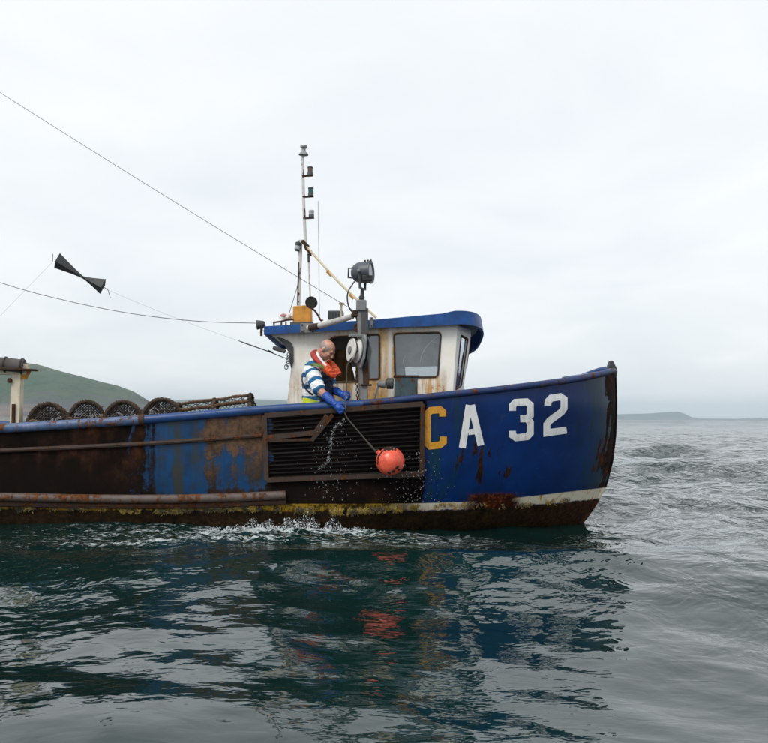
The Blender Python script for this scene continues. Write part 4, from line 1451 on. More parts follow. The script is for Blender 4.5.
# ---- rusty winch motor on the rail abreast of the wheelhouse
YB = 11.22
M_TEAL = painted('teal_rust_box', (0.05, 0.085, 0.10), 0.50, 9.0, 0.7, 0.4, 0.7, -0.02)
mo = MB().box(P(405.8, 387, YB), (0.27, 0.22, 0.245)).build('winch_motor', M_TEAL, boat, bevel=0.012)
MB().box(P(405.8, 376.6, YB), (0.29, 0.24, 0.022)).build('motor_lid', M_RUSTDK, mo, bevel=0.004)
MB().box((P(405.8, 398, YB).x, YB, (P(405.8, 398, YB).z + DECK_Z) / 2 - 0.005), (0.13, 0.14, P(405.8, 398, YB).z - DECK_Z - 0.012)).build('motor_pedestal', M_DKGREY, mo)
MB().lathe([(0.055, 0.0), (0.066, 0.01), (0.066, 0.075), (0.05, 0.085)], P(393.6, 383.6, YB), (-1, 0, 0.02), 20).build('gear_drum', M_DKGREY, mo)
MB().lathe([(0.018, 0.0), (0.018, 0.10)], P(387, 383.6, YB), (-1, 0, 0.02), 10).build('shaft', M_GREY, mo)
MB().lathe([(0.02, 0.0), (0.052, 0.01), (0.045, 0.05), (0.026, 0.09), (0.012, 0.10)], P(385.6, 384, YB), (-1, -0.1, -0.05), 16).build('gypsy_head', M_GREY, mo)
MB().bar(P(379, 384, YB), P(374.5, 400, YB), 0.02, 0.02).build('crank_lever', M_GREY, mo)

# ---- stern gantry and aft mast (the stays run back to them)
M_CREAM = painted('gantry_cream', (0.70, 0.62, 0.47), 0.32, 7.0, 0.55, 0.2, 0.6, 0.2)
YG = 11.3
gx = P(17, 400, YG).x
gz = P(17, 374, YG).z
gan = MB().bar((gx, YG, gz), (gx, YG, DECK_Z + 0.003), 0.115, 0.115, (1, 0, 0)).build('stern_gantry', M_CREAM, boat, bevel=0.006)
ga_x = XST + 0.7
for yy in (YG, 2 * YC - YG):
    MB().bar((ga_x, yy, gz), (ga_x, yy, DECK_Z + 0.003), 0.115, 0.115, (1, 0, 0)).build('gantry_post', M_CREAM, gan, bevel=0.006)
    if yy == YG: MB().bar((ga_x - 0.1, yy, gz + 0.045), (P(28, 372, YG).x, yy, gz + 0.055), 0.10, 0.13).build('gantry_beam', M_CREAM, gan, bevel=0.01)
MB().prism([P(21, 379, YG - 0.045), P(26, 379.4, YG - 0.045), P(30.5, 371, YG - 0.045), P(21, 371, YG - 0.045)], (0, 0.03, 0)).build('gantry_knee', M_ORANGE, gan, smooth=False)
for xx in (ga_x,):
    MB().bar((xx, YG, gz + 0.03), (xx, 2 * YC - YG, gz + 0.03), 0.09, 0.09).build('cross_beam', M_CREAM, gan, bevel=0.006)
M_TARP = plain('weathered_roll', (0.105, 0.092, 0.085), 0.85, 0.0, 0.5, 6.0, 0.8)
rl = MB()
pts = [Vector((ga_x, YG - 0.02, gz + 0.20)), P(-40, 362.5, YG - 0.02), P(0, 364.2, YG - 0.02), P(12, 365.2, YG - 0.02), P(24, 366.6, YG - 0.02)]
rl.tube(curve(pts, 6), 0.085, 12)
rlo = rl.build('shelter_roll', M_TARP, gan)
MB().bar(P(-10, 368.2, YG - 0.06), P(35.5, 370.2, YG - 0.06), 0.20, 0.022).build('roll_board', M_RUSTDK, gan, bevel=0.004)
for a, b in ((6, 364.8), (22.5, 366.4)):
    c_ = P(a, b, YG - 0.02)
    MB().tube([c_ + Vector((0, 0.09 * math.cos(t), 0.09 * math.sin(t))) for t in np.linspace(0, 2 * math.pi, 15)[:-1]], 0.012, 6, closed=True).build('roll_tie', M_BLACK, gan)
MB().lathe([(0.025, 0), (0.03, 0.02), (0.02, 0.04)], P(10.3, 380.5, YG - 0.06), (0, -1, 0), 10).build('gantry_eye', M_RUSTDK, gan)
MB().tube([P(13.6, 404, YG - 0.07), P(13.2, 424, YG - 0.07)], 0.022, 8).build('gantry_cable', M_RUSTDK, gan)
AMX = ga_x
am_top = P(-150, -4, 0.0 + 12.4)
aft_top = Vector((AMX + 0.05, 12.6, 7.0))
am_ = MB().tube([(AMX, YC, DECK_Z), (AMX, YC, 7.1)], [0.05, 0.035], 12).build('aft_mast', M_MAST, boat)

# ---- stays
M_WIRE = plain('wire', (0.035, 0.036, 0.04), 0.5, 0.3)


def sag(a, b, s, n=24):
    return [Vector(a).lerp(Vector(b), k / n) - Vector((0, 0, s * 4 * (k / n) * (1 - k / n))) for k in range(n + 1)]


e1 = P(354, 310.6, YP)
d1 = P(8, 95, 12.0)
t1 = (AMX - e1.x) / (d1.x - e1.x)
top1 = e1.lerp(d1, t1)
MB().tube(sag(top1, e1, 0.04), 0.0034, 5).build('stay_wire', M_WIRE, boat)
e2 = P(257, 323.2, 11.66)
d2 = P(0, 282.5, 12.2); m2_ = P(128, 313, 11.95)
k2_ = P(62, 299.6, 12.08)
z_at = 1.0
top2 = Vector((AMX, YC, d2.z + (d2.z - k2_.z) / (d2.x - k2_.x) * (AMX - d2.x) * 1.25))
MB().tube(curve([top2, d2, k2_, m2_, P(195, 321, 11.8), e2], 10), 0.0042, 5).build('stay_wire', M_WIRE, boat)
e3 = P(286, 358.5, 11.68)
YD = 11.9
da, dbp = P(52.5, 262, YD), P(108, 290, YD)
MB().tube(sag(dbp, P(238, 340.5, 11.72), 0.02), 0.0011, 5).build('shape_line', M_WIRE, boat)
MB().tube([P(238, 340.5, 11.72), P(243, 342.4, 11.71), P(270, 352, 11.7), e3], [0.003, 0.008, 0.006, 0.005], 6).build('line_bridle', M_WIRE, boat)
MB().tube([P(268, 350.6, 11.7), P(273, 352.8, 11.7)], 0.012, 6).build('line_shackle', M_BLACK, boat)
dl_ = P(0, 316, 11.6)
end3 = Vector((AMX + 0.4, 11.4, gz + 0.15))
MB().tube([da, dl_, end3], 0.0011, 5).build('shape_line', M_WIRE, boat)
MB().box((AMX, YC, top2.z), (0.09, 0.09, 0.05)).build('stay_band', M_RUSTDK, boat)

# ------------------------------------------------------------------ day shape: two cones point to point on the line
M_SHAPE = plain('black_canvas', (0.035, 0.037, 0.042), 0.55, 0.0, 0.35, 8.0, 0.5)
day = root('day_shape', (da + dbp) / 2, 'black double cone day shape tied on a thin line above the pots', 'day shape')
ax = (dbp - da).normalized()
up_ = Vector((0, 0, 1)) - ax * ax.z
up_.normalize(); sd_ = ax.cross(up_)
mid_ = da.lerp(dbp, 0.55)


def fold_cone(apex, end_c, w1, w2, name):
    """flat plastic cone of crossed fins: wide mouth at end_c, point at apex"""
    mb = MB()
    a_ = (end_c - apex).normalized()
    e1_ = (up_ * 0.95 + sd_ * 0.3).normalized(); e2_ = (sd_ * 0.9 - up_ * 0.35).normalized()
    vs, fs = [], []
    N = 8
    for i in range(N + 1):
        t = i / N
        c_ = apex.lerp(end_c, t)
        k = 0.15 + 0.85 * t ** 1.2
        r1, r2 = w1 * k, w2 * k
        vs += [c_ + e1_ * r1, c_ + e2_ * r2, c_ - e1_ * r1, c_ - e2_ * r2]
    for i in range(N):
        for c in range(4):
            c2 = (c + 1) % 4
            fs.append((i * 4 + c, i * 4 + c2, i * 4 + 4 + c2, i * 4 + 4 + c))
    fs.append((3, 2, 1, 0)); fs.append(tuple(N * 4 + c for c in range(4)))
    return mb.add(vs, fs).build(name, M_SHAPE, day, smooth=False)


fold_cone(mid_, P(57, 260.5, YD), 0.105, 0.05, 'cone')
fold_cone(mid_, P(103, 286.5, YD), 0.105, 0.06, 'cone')
MB().lathe([(0.012, -0.03), (0.018, 0.0), (0.012, 0.03)], mid_, ax, 10).build('waist_band', M_BLACK, day)
MB().tube([P(53, 254, YD), da, P(57, 261.5, YD)], 0.004, 5).build('tie', M_WIRE, day)
MB().tube([P(103, 286.5, YD), dbp, P(110.5, 298, YD)], 0.004, 5).build('tie', M_WIRE, day)

# ------------------------------------------------------------------ lobster pots
M_POTR = plain('pot_rope', (0.16, 0.088, 0.048), 0.95, 0.0, 0.65, 26.0, 0.9)
M_POTD = plain('pot_bar_dark', (0.072, 0.044, 0.028), 0.9, 0.0, 0.6, 26.0, 0.9)
M_NET = plain('pot_net', (0.055, 0.047, 0.042), 0.9, 0.0, 0.5, 18.0, 0.4)
M_BAIT = plain('pot_tan_rope', (0.17, 0.11, 0.055), 0.95, 0.0, 0.5, 26.0, 0.8)
g = G('pale_twine')
M_TWINE = plain('pale_twine', (0.26, 0.26, 0.30), 0.9)


def knobbly(pts, r, rnd, n=8):
    return [r * rnd.uniform(0.72, 1.35) for _ in pts]


def wrap(mb, pts, r, rnd, turns):
    """frayed rope wound round a bar"""
    L = len(pts)
    out = []
    N = turns * 6
    for k in range(N + 1):
        t = k / N * (L - 1)
        i = min(int(t), L - 2)
        p = pts[i].lerp(pts[i + 1], t - i)
        d = (pts[i + 1] - pts[i]).normalized()
        a_ = d.orthogonal().normalized(); b_ = d.cross(a_)
        ang = k / 6 * 2 * math.pi
        out.append(p + (a_ * math.cos(ang) + b_ * math.sin(ang)) * r * rnd.uniform(0.9, 1.2))
    mb.tube(out, 0.005, 4)


def make_pot(seed, W=0.46, Hh=0.40, L=0.66):
    """hoop-framed creel, mouth ends along local Y; returns [(name, mesh-builder, material)]"""
    rnd = random.Random(seed)
    parts = []
    def hoop(y, r):
        pts = []
        for k in range(23):
            a = math.pi * k / 22
            pts.append(Vector((W / 2 * math.cos(a), y + rnd.gauss(0, 0.004), 0.03 + (Hh - 0.03) * math.sin(a) ** 0.85 + rnd.gauss(0, 0.003))))
        return pts
    for y in (-L / 2, 0.0, L / 2):
        mb = MB(); hp = hoop(y, 0.02)
        mb.tube(hp, knobbly(hp, 0.020, rnd), 7)
        wrap(mb, hp, 0.024, rnd, 26)
        parts.append(('hoop', mb, M_POTD if y else M_POTR))
    base = MB()
    fr_ = [Vector((-W / 2, -L / 2, 0.02)), Vector((W / 2, -L / 2, 0.02)), Vector((W / 2, L / 2, 0.02)), Vector((-W / 2, L / 2, 0.02))]
    for i in range(4):
        seg = [fr_[i].lerp(fr_[(i + 1) % 4], k / 8) for k in range(9)]
        base.tube(seg, knobbly(seg, 0.018, rnd), 7)
    for k in range(5):
        xx = -W / 2 + W * (k + 0.5) / 5
        base.bar((xx, -L / 2, 0.014), (xx, L / 2, 0.014), 0.05, 0.014)
    parts.append(('base_frame', base, M_POTD))
    for ang in (0.28, 0.5, 0.72):
        a = math.pi * ang
        p = [Vector((W / 2 * math.cos(a), -L / 2 + L * k / 10, 0.03 + (Hh - 0.03) * math.sin(a) ** 0.85 + rnd.gauss(0, 0.004))) for k in range(11)]
        mb = MB(); mb.tube(p, knobbly(p, 0.015, rnd), 6)
        wrap(mb, p, 0.018, rnd, 20)
        parts.append(('side_bar', mb, M_POTR))
    # diamond net over the arch and both ends
    net = MB()
    NA, NL_ = 16, 16
    def arch(i, j):
        a = math.pi * min(max(i / NA, 0), 1)
        y = -L / 2 + L * j / NL_
        return Vector((W / 2 * 0.985 * math.cos(a), y, 0.03 + (Hh - 0.035) * math.sin(a) ** 0.85))
    for i in range(NA):
        for j in range(NL_):
            if (i + j) % 2 == 0:
                net.tube([arch(i, j), arch(i + 1, j + 1)], 0.0036, 3, cap=False)
            else:
                net.tube([arch(i + 1, j), arch(i, j + 1)], 0.0036, 3, cap=False)
    for y in (-L / 2, L / 2):
        N = 13
        for sgn in (1, -1):
            for k in range(-N, N + 1):
                pts = []
                for q in range(13):
                    xx = -W / 2 + W * q / 12
                    zz = 0.03 + (k / N) * Hh + sgn * (xx / W + 0.5) * Hh * 1.1 - (0 if sgn > 0 else -Hh * 0.5)
                    lim = 0.03 + (Hh - 0.04) * math.sqrt(max(1 - (2 * xx / W) ** 2, 0))
                    if 0.02 < zz < lim:
                        pts.append(Vector((xx, y + rnd.gauss(0, 0.003), zz)))
                if len(pts) > 1:
                    net.tube(pts, 0.0050, 3, cap=False)
    parts.append(('netting', net, M_NET))
    # funnel eye, inner ropes, bait band
    for y in (-L / 2 - 0.005, L / 2):
        eye = MB()
        c_ = Vector((0.02, y, Hh * 0.55))
        for t in range(7):
            a = math.pi * (t / 6)
            e_ = c_ + Vector((W * 0.46 * math.cos(a), 0, Hh * 0.42 * math.sin(a)))
            p = [c_ + Vector((0.03 * math.cos(a), 0.05, 0.03 * math.sin(a))), e_]
            eye.tube(p, 0.006, 5)
        ring = [c_ + Vector((0.07 * math.cos(a), 0.01, 0.06 * math.sin(a))) for a in np.linspace(0, 2 * math.pi, 13)[:-1]]
        eye.tube(ring, 0.010, 6, closed=True)
        parts.append(('funnel_eye', eye, M_POTD))
    rope = MB()
    for k in range(9 if L < 0.7 else 26):
        y0 = -L / 2 - 0.012 if (k < 5 and L < 0.7) else rnd.uniform(-L / 2, L / 2)
        pts = []
        zz = rnd.uniform(0.06, 0.20)
        for q in range(9):
            xx = -W * 0.44 + W * 0.88 * q / 8
            pts.append(Vector((xx, y0 + rnd.gauss(0, 0.02), min(zz + rnd.gauss(0, 0.018), Hh * 0.7))))
        rope.tube(curve(pts, 3), 0.011 * rnd.uniform(0.7, 1.4), 6)
    parts.append(('bait_rope', rope, M_BAIT))
    tw = MB()
    for k in range(7):
        c_ = Vector((rnd.uniform(-0.14, 0.2) * W / 0.46, -L / 2 - 0.012, rnd.uniform(0.08, 0.26)))
        pts = [c_ + Vector((rnd.gauss(0, 0.03), rnd.gauss(0, 0.008), rnd.gauss(0, 0.025))) for _ in range(5)]
        tw.tube(curve(pts, 4), 0.005, 4)
    parts.append(('twine', tw, M_TWINE))
    fz = MB()
    for k in range(70):
        a = math.pi * rnd.random(); y = rnd.choice((-L / 2, 0, L / 2, rnd.uniform(-L / 2, L / 2)))
        p = Vector((W / 2 * math.cos(a), y, 0.03 + (Hh - 0.03) * math.sin(a) ** 0.85))
        o = Vector((math.cos(a), rnd.gauss(0, 0.4), math.sin(a) + 0.1)).normalized()
        l = rnd.uniform(0.015, 0.05)
        fz.tube([p, p + o * l * 0.5 + Vector((rnd.gauss(0, 0.01), 0, 0)), p + o * l * 0.7 + Vector((rnd.gauss(0, 0.016), rnd.gauss(0, 0.01), -0.008))], [0.005, 0.004, 0.002], 4)
    parts.append(('weed_tufts', fz, M_POTR))
    return parts


def place_pot(seed, loc, rz, label, W=0.46, Hh=0.40, L=0.66, tiltx=0.0):
    rt_ = root('lobster_pot', loc, label, 'lobster pot', 'lobster pots stacked along the side deck')
    rt_.rotation_euler = (0, tiltx, rz)
    for nm, mb, mt in make_pot(seed, W, Hh, L):
        ob = mb.build(nm, mt, rt_, local=True)
        if nm in ('netting', 'weed_tufts'):
            ob['kind'] = 'stuff'
    return rt_


YPOT = 11.42
TABLE_Z = P(80, 424, YPOT).z - 0.03
pot_spots = [(40, 405.0, 0.46, 'lobster pot standing next to the cream stern post'),
             (79, 402.6, 0.45, 'second lobster pot along from the cream stern post'),
             (117, 402.6, 0.44, 'third lobster pot along from the cream stern post'),
             (157, 400.4, 0.48, 'lobster pot wedged against the end of the long pot')]
for k, (px_, ptop, W_, lab) in enumerate(pot_spots):
    c_ = P(px_, ptop - 2.2, YPOT - 0.3)
    hh = 0.40
    o = place_pot(40 + k, (c_.x, YPOT, c_.z - hh - 0.012), math.atan((384 - px_) / FPX) + R(random.uniform(-5, 3)), lab, W_, hh, 0.52)
la, lb_ = P(182, 404, 11.35), P(255, 394.5, 11.35)
lp_tilt = -math.atan2(lb_.z - la.z, lb_.x - la.x)
place_pot(77, ((la.x + lb_.x) / 2, 11.38, (la.z + lb_.z) / 2 - 0.40), R(90), 'long lobster pot lying side on close to the wheelhouse', 0.42, 0.40, (lb_.x - la.x) * 1.0)
lpo = [o for o in COL.objects if o.get('label', '').startswith('long lobster')][0]
lpo.rotation_euler = (lp_tilt * -1.0, 0, 0)
lpo.rotation_mode = 'ZYX' if False else 'XYZ'
lpo.matrix_world = Matrix.Translation(lpo.location) @ Matrix.Rotation(lp_tilt, 4, 'Y') @ Matrix.Rotation(R(90), 4, 'Z')
# the pots stand on a slatted pot table on deck
pz = min(P(40, 405, YPOT).z - 0.41, (la.z + lb_.z) / 2 - 0.45)
M_WOOD = plain('wet_timber', (0.10, 0.075, 0.055), 0.8, 0.0, 0.5, 5.0, 0.6)
tb = MB().box((-2.9, 11.45, pz - 0.04), (3.2, 0.75, 0.035)).build('pot_table', M_WOOD, boat, bevel=0.004)
for xx in (-4.4, -2.9, -1.4):
    for yy in (11.15, 11.75):
        MB().bar((xx, yy, pz - 0.06), (xx, yy, DECK_Z + 0.002), 0.07, 0.07, (1, 0, 0)).build('table_leg', M_WOOD, tb)

# ------------------------------------------------------------------ pick-up buoy
BU = P(390.3, 461.2, 10.72)
BR_ = 14.3 / FPX * 10.72
g = G('buoy_orange')
v = g.obj()
n1 = g.noise(v, 9.0, 5, 0.6); n2 = g.noise(v, 30.0, 4, 0.6)
c = g.mix(g.step(n1, 0.35, 0.7), (0.86, 0.13, 0.07), (0.62, 0.075, 0.04))
c = g.mix(g.mul(g.step(n2, 0.58, 0.70), 0.45), c, (0.33, 0.06, 0.035))
c = g.mix(g.mul(g.step(g.noise(v, 5.0, 5, 0.7), 0.56, 0.68), 0.35), c, (0.80, 0.30, 0.20))
M_BUOY = g.done(g.bsdf(c, 0.27, normal=g.bump(g.add(n1, n2), 0.3, 0.006)))
M_GROWTH = plain('dark_growth', (0.020, 0.018, 0.012), 0.85, 0.0, 0.5, 40, 0.8)
buoy = root('pickup_buoy', BU - Vector((0, 0, BR_)), 'round orange buoy with dark weed patches swinging on the rope below the rail', 'buoy')
eyed = Vector((-0.80, -0.1, 0.60)).normalized()
bb = MB().lathe([(BR_ * math.sin(t), -BR_ * math.cos(t)) for t in np.linspace(0.02, math.pi - 0.16, 26)] + [(BR_ * 0.15, BR_ * 1.03), (BR_ * 0.16, BR_ * 1.14), (BR_ * 0.05, BR_ * 1.16)], BU, eyed, 36)
bbo = bb.build('float_body', M_BUOY, buoy)
rg_ = random.Random(9)


def growth(dirv, rad, cnt):
    mb = MB()
    d = Vector(dirv).normalized(); a_ = d.orthogonal().normalized(); b_ = d.cross(a_)
    for k in range(cnt):
        rr = rad * math.sqrt(rg_.random()); t = rg_.uniform(0, 2 * math.pi)
        q = (d + (a_ * math.cos(t) + b_ * math.sin(t)) * rr).normalized()
        s_ = rg_.uniform(0.006, 0.014)
        mb.ball(BU + q * (BR_ - s_ * 0.25), (s_, s_, s_), 7)
    return mb


for i, (d, rad, cnt) in enumerate((((0.45, -0.78, -0.36), 0.10, 26), ((0.20, -0.72, -0.66), 0.10, 26), ((-0.10, -0.62, -0.78), 0.09, 20), ((0.62, -0.55, -0.56), 0.07, 14))):
    growth(d, rad, cnt).build('growth_spot', M_GROWTH, buoy)
lug = MB().tube([BU + eyed * BR_ * 1.13 + Vector((0.022 * math.cos(a), 0.004, 0.022 * math.sin(a))) for a in np.linspace(0, 2 * math.pi, 13)[:-1]], 0.009, 6, closed=True).build('rope_eye', M_GROWTH, buoy)
band = MB()
for k in range(130):
    t = rg_.uniform(-0.15, 1.1)
    th = math.pi * (0.55 + 0.5 * t)
    q = Vector((math.cos(th) * 0.92, -0.55, math.sin(th) * 0.9 + 0.12)).normalized()
    q = (q + Vector((rg_.gauss(0, 0.07), 0, rg_.gauss(0, 0.07)))).normalized()
    s_ = rg_.uniform(0.004, 0.012)
    band.ball(BU + q * (BR_ - s_ * 0.2), s_, 6)
for k in range(90):
    q = Vector((rg_.uniform(-0.45, 0.42), -0.35 + rg_.gauss(0, 0.18), 0.92)).normalized()
    s_ = rg_.uniform(0.004, 0.013)
    band.ball(BU + q * (BR_ - s_ * 0.2), s_, 6)
band.build('growth_fringe', M_GROWTH, buoy)['kind'] = 'stuff'

# ------------------------------------------------------------------ ropes
HAND = P(344.5, 412.5, 10.80)
M_ROPE = plain('wet_rope', (0.060, 0.052, 0.042), 0.7, 0.0, 0.5, 40, 0.5)
r1_ = curve([BU + eyed * BR_ * 1.1, P(375, 450.5, 10.72), P(367, 441.5, 10.73), P(356, 428.5, 10.76), P(348, 419, 10.79), HAND], 6)
MB_rope = MB().tube(r1_, [0.013 if 3 < k < 12 else 0.008 for k in range(len(r1_))], 7)
tag(MB_rope.build('buoy_rope', M_ROPE), 'short wet rope from the blue glove down to the orange buoy', 'rope')
rd_ = (Vector((-0.5, -1, 0)) - ca * Vector((-0.5, -1, 0)).dot(ca)).normalized()
qd_ = Vector((0, 0, 1)) - ca * ca.z
qd_.normalize()
r2_ = curve([bc + (rd_ * math.cos(R(a)) + qd_ * math.sin(R(a))) * 0.099 for a in (165, 130, 95, 60, 25, 0)] + [P(347.6, 365, 11.0), P(346.6, 385, 10.93), P(345.6, 402, 10.85), HAND + Vector((0.012, 0, 0.02))], 6)
tag(MB().tube(r2_, 0.0085, 7).build('hauling_rope', M_ROPE), 'dark rope running from the white sheave down to the gloved hand', 'rope')

# ------------------------------------------------------------------ the fisherman
def fuse(mb, name, mat, parent, voxel=0.008, smooth=6, post=None, crease=0.0, size=0.06):
    """one continuous skin over overlapping limbs"""
    me = bpy.data.meshes.new(name)
    me.from_pydata(mb.v, [], mb.f)
    bm = bmesh.new(); bm.from_mesh(me)
    bmesh.ops.recalc_face_normals(bm, faces=bm.faces)
    bm.to_mesh(me); bm.free()
    tmp = bpy.data.objects.new(name, me)
    COL.objects.link(tmp)
    rm = tmp.modifiers.new('remesh', 'REMESH'); rm.mode = 'VOXEL'; rm.voxel_size = voxel; rm.use_smooth_shade = True
    sm = tmp.modifiers.new('smooth', 'SMOOTH'); sm.factor = 0.5; sm.iterations = smooth
    dg = bpy.context.evaluated_depsgraph_get()
    out = bpy.data.meshes.new_from_object(tmp.evaluated_get(dg))
    out.name = name
    bpy.data.objects.remove(tmp)
    bpy.data.meshes.remove(me)
    out.materials.clear()
    for m in (mat if isinstance(mat, list) else [mat]):
        out.materials.append(m)
    if crease:          # creases and folds, pushed along the normals
        co_ = verts_of(out)
        nr_ = np.empty(len(co_) * 3); out.vertex_normals.foreach_get('vector', nr_)
        f_ = np.empty(len(co_))
        for i_ in range(len(co_)):
            q = Vector(co_[i_]) / size
            f_[i_] = 1 - abs(mnoise.noise(Vector((q.x, q.y, q.z * 1.6)))) * 2 + 0.5 * mnoise.noise(q * 2.3)
        co_ = co_ + nr_.reshape(-1, 3) * (crease * (f_ - 0.5))[:, None]
        out.vertices.foreach_set('co', co_.ravel())
    if post:
        post(out)
    out.polygons.foreach_set('use_smooth', np.ones(len(out.polygons), dtype=bool))
    return link(name, out, parent)


def verts_of(me):
    a = np.empty(len(me.vertices) * 3); me.vertices.foreach_get('co', a)
    return a.reshape(-1, 3)


PEL = P(318, 413, 11.36)
CHE = P(317.5, 380, 11.32)
NEK = P(317.5, 361.5, 11.32)
SHN = P(311.2, 369.5, 11.14)
SHF = P(326, 369, 11.50)
ELN = P(318.6, 388.8, 10.98)
WRN = P(333, 402.4, 10.83)
HND = P(341.0, 409.4, 10.79)
ELF = P(332, 389, 11.44)
WRF = P(340, 393.2, 11.18)
HDF = P(346.5, 396.6, 11.08)
HC = P(327.2, 349.6, 11.27)
fdir = Vector((0.70, -0.30, -0.60)).normalized()
udir = (Vector((0.30, -0.05, 1.0)) - fdir * Vector((0.30, -0.05, 1.0)).dot(fdir)).normalized()
sdir = fdir.cross(udir)
HR = Matrix((fdir, sdir, udir)).transposed()
man = root('person', Vector((PEL.x, PEL.y, DECK_Z)), 'bald fisherman in striped shirt and orange life collar leaning over the rail', 'person')

g = G('skin')
v = g.obj()
n1 = g.noise(v, 14.0, 4, 0.6); n2 = g.noise(v, 60, 3, 0.5)
c = g.mix(g.step(n1, 0.35, 0.7), (0.54, 0.29, 0.215), (0.40, 0.155, 0.10))
M_SKIN = g.done(g.bsdf(c, 0.45, normal=g.bump(n2, 0.15, 0.002), **{'Subsurface Weight': 0.08, 'Subsurface Radius': (0.02, 0.008, 0.004)}))

b = MB()
def hp(f, s_, u): return HC + fdir * f + sdir * s_ + udir * u
b.ball(hp(-0.012, 0, 0.022), (0.098, 0.076, 0.088), 20, HR)        # skull
b.ball(hp(0.038, 0, -0.030), (0.056, 0.060, 0.085), 16, HR)        # face
b.ball(hp(0.052, 0, -0.088), (0.032, 0.036, 0.026), 14, HR)        # chin
b.ball(hp(0.010, 0, -0.065), (0.058, 0.058, 0.045), 14, HR)        # jaw
b.rcone(hp(0.088, 0, 0.006), hp(0.112, 0, -0.034), 0.010, 0.0165)  # nose
b.ball(hp(0.098, 0.012, -0.036), 0.009, 8); b.ball(hp(0.098, -0.012, -0.036), 0.009, 8)
b.rcone(hp(0.082, -0.036, 0.018), hp(0.082, 0.036, 0.018), 0.013, 0.013)   # brow
b.rcone(hp(0.088, -0.020, -0.058), hp(0.088, 0.020, -0.058), 0.0085, 0.0085)   # lips
b.ball(hp(0.066, 0.036, -0.030), (0.026, 0.022, 0.024), 10, HR); b.ball(hp(0.066, -0.036, -0.030), (0.026, 0.022, 0.024), 10, HR)
for sg in (-1, 1):
    b.ball(hp(-0.012, 0.078 * sg, -0.014), (0.022, 0.010, 0.034), 10, HR)      # ears
    b.ball(hp(-0.004, 0.080 * sg, -0.036), (0.010, 0.008, 0.014), 8, HR)
b.rcone(NEK + Vector((0, 0, -0.03)), hp(-0.035, 0, -0.06), 0.066, 0.062)
b.rcone(NEK + Vector((0, 0, -0.06)), CHE, 0.10, 0.135)
b.rcone(CHE, PEL, 0.135, 0.145)
b.rcone(SHN, SHF, 0.070, 0.070)
for (a_, e_, w_, h_) in ((SHN, ELN, WRN, HND), (SHF, ELF, WRF, HDF)):
    b.rcone(a_, e_, 0.062, 0.047); b.rcone(e_, w_, 0.049, 0.033); b.rcone(w_, w_.lerp(h_, 0.45), 0.030, 0.022)
KNE = [Vector((PEL.x + 0.02, PEL.y - 0.11, 0.90)), Vector((PEL.x + 0.06, PEL.y + 0.12, 0.90))]
FEE = [Vector((PEL.x - 0.04, PEL.y - 0.12, DECK_Z + 0.09)), Vector((PEL.x + 0.0, PEL.y + 0.14, DECK_Z + 0.09))]
for k, f in zip(KNE, FEE):
    hip = Vector((PEL.x, PEL.y + (-0.09 if k.y < PEL.y else 0.09), PEL.z - 0.05))
    b.rcone(hip, k, 0.095, 0.065); b.rcone(k, f, 0.062, 0.042)
    b.rcone(f + Vector((0, 0, -0.04)), f + Vector((0.15, -0.04, -0.055)), 0.042, 0.032)
body = fuse(b, 'body', M_SKIN, man, 0.006, 3, None, 0.0022, 0.025)

# eyes
M_EYE = plain('eye', (0.05, 0.035, 0.03), 0.2)
for sg in (-1, 1):
    MB().ball(hp(0.079, 0.030 * sg, 0.0), (0.012, 0.014, 0.008), 10, HR).build('eye', M_EYE, man)
M_BROW = plain('grey_brow', (0.25, 0.2, 0.17), 0.8)
for sg in (-1, 1):
    MB().tube(curve([hp(0.088, 0.012 * sg, 0.022), hp(0.088, 0.030 * sg, 0.026), hp(0.076, 0.046 * sg, 0.018)], 4), 0.006, 5).build('eyebrow', M_BROW, man)
# cropped grey hair round the back and sides
M_HAIR = plain('grey_hair', (0.36, 0.31, 0.28), 0.8, 0.0, 0.4, 90, 0.8)
hm = MB(); vs, fs = [], []
NA_, NB_ = 22, 7
for i in range(NA_ + 1):
    a = R(52) + (R(360 - 104)) * i / NA_
    for j in range(NB_ + 1):
        e_ = R(-36 + 52 * j / NB_) + 0.05 * math.sin(7 * a)
        q = Vector((0.1015 * math.cos(a) * math.cos(e_), 0.0795 * math.sin(a) * math.cos(e_), 0.0915 * math.sin(e_)))
        k_ = 1.0 - (0.05 if j == NB_ or i in (0, NA_) else 0.0)
        vs.append(hp(-0.012, 0, 0.022) + HR @ (q * k_))
for i in range(NA_):
    for j in range(NB_):
        o = i * (NB_ + 1) + j
        fs.append((o, o + NB_ + 1, o + NB_ + 2, o + 1))
hm.add(vs, fs).build('hair', M_HAIR, man)

# shirt with white and blue bands
g = G('striped_shirt')
sa = g.node('ShaderNodeAttribute', attribute_name='band').outputs['Fac']
v = g.obj()
n1 = g.noise(v, 30, 4, 0.6); n2 = g.noise(v, 9, 4, 0.55)
w_ = g.math('FRACT', g.add(g.mul(sa, 1 / 0.138), g.mul(g.sub(n2, 0.5), 0.06)))
bm_ = g.band(w_, 0.06, 0.46, 0.02)
c = g.mix(bm_, (0.80, 0.81, 0.82), (0.012, 0.115, 0.27))
c = g.mix(g.mul(g.step(n2, 0.5, 0.75), 0.3), c, (0.25, 0.27, 0.3))
M_SHIRT = g.done(g.bsdf(c, 0.85, normal=g.bump(g.add(n2, g.mul(n1, 0.2)), 0.6, 0.02)))
sb = MB()
SLN = SHN.lerp(ELN, 1.02); SLF = SHF.lerp(ELF, 1.0)
sb.rcone(NEK + Vector((-0.01, 0, -0.045)), CHE + Vector((-0.015, 0, 0.04)), 0.098, 0.165)
sb.rcone(CHE + Vector((-0.015, 0, 0.04)), CHE.lerp(PEL, 0.72) + Vector((-0.015, 0, 0)), 0.165, 0.172)
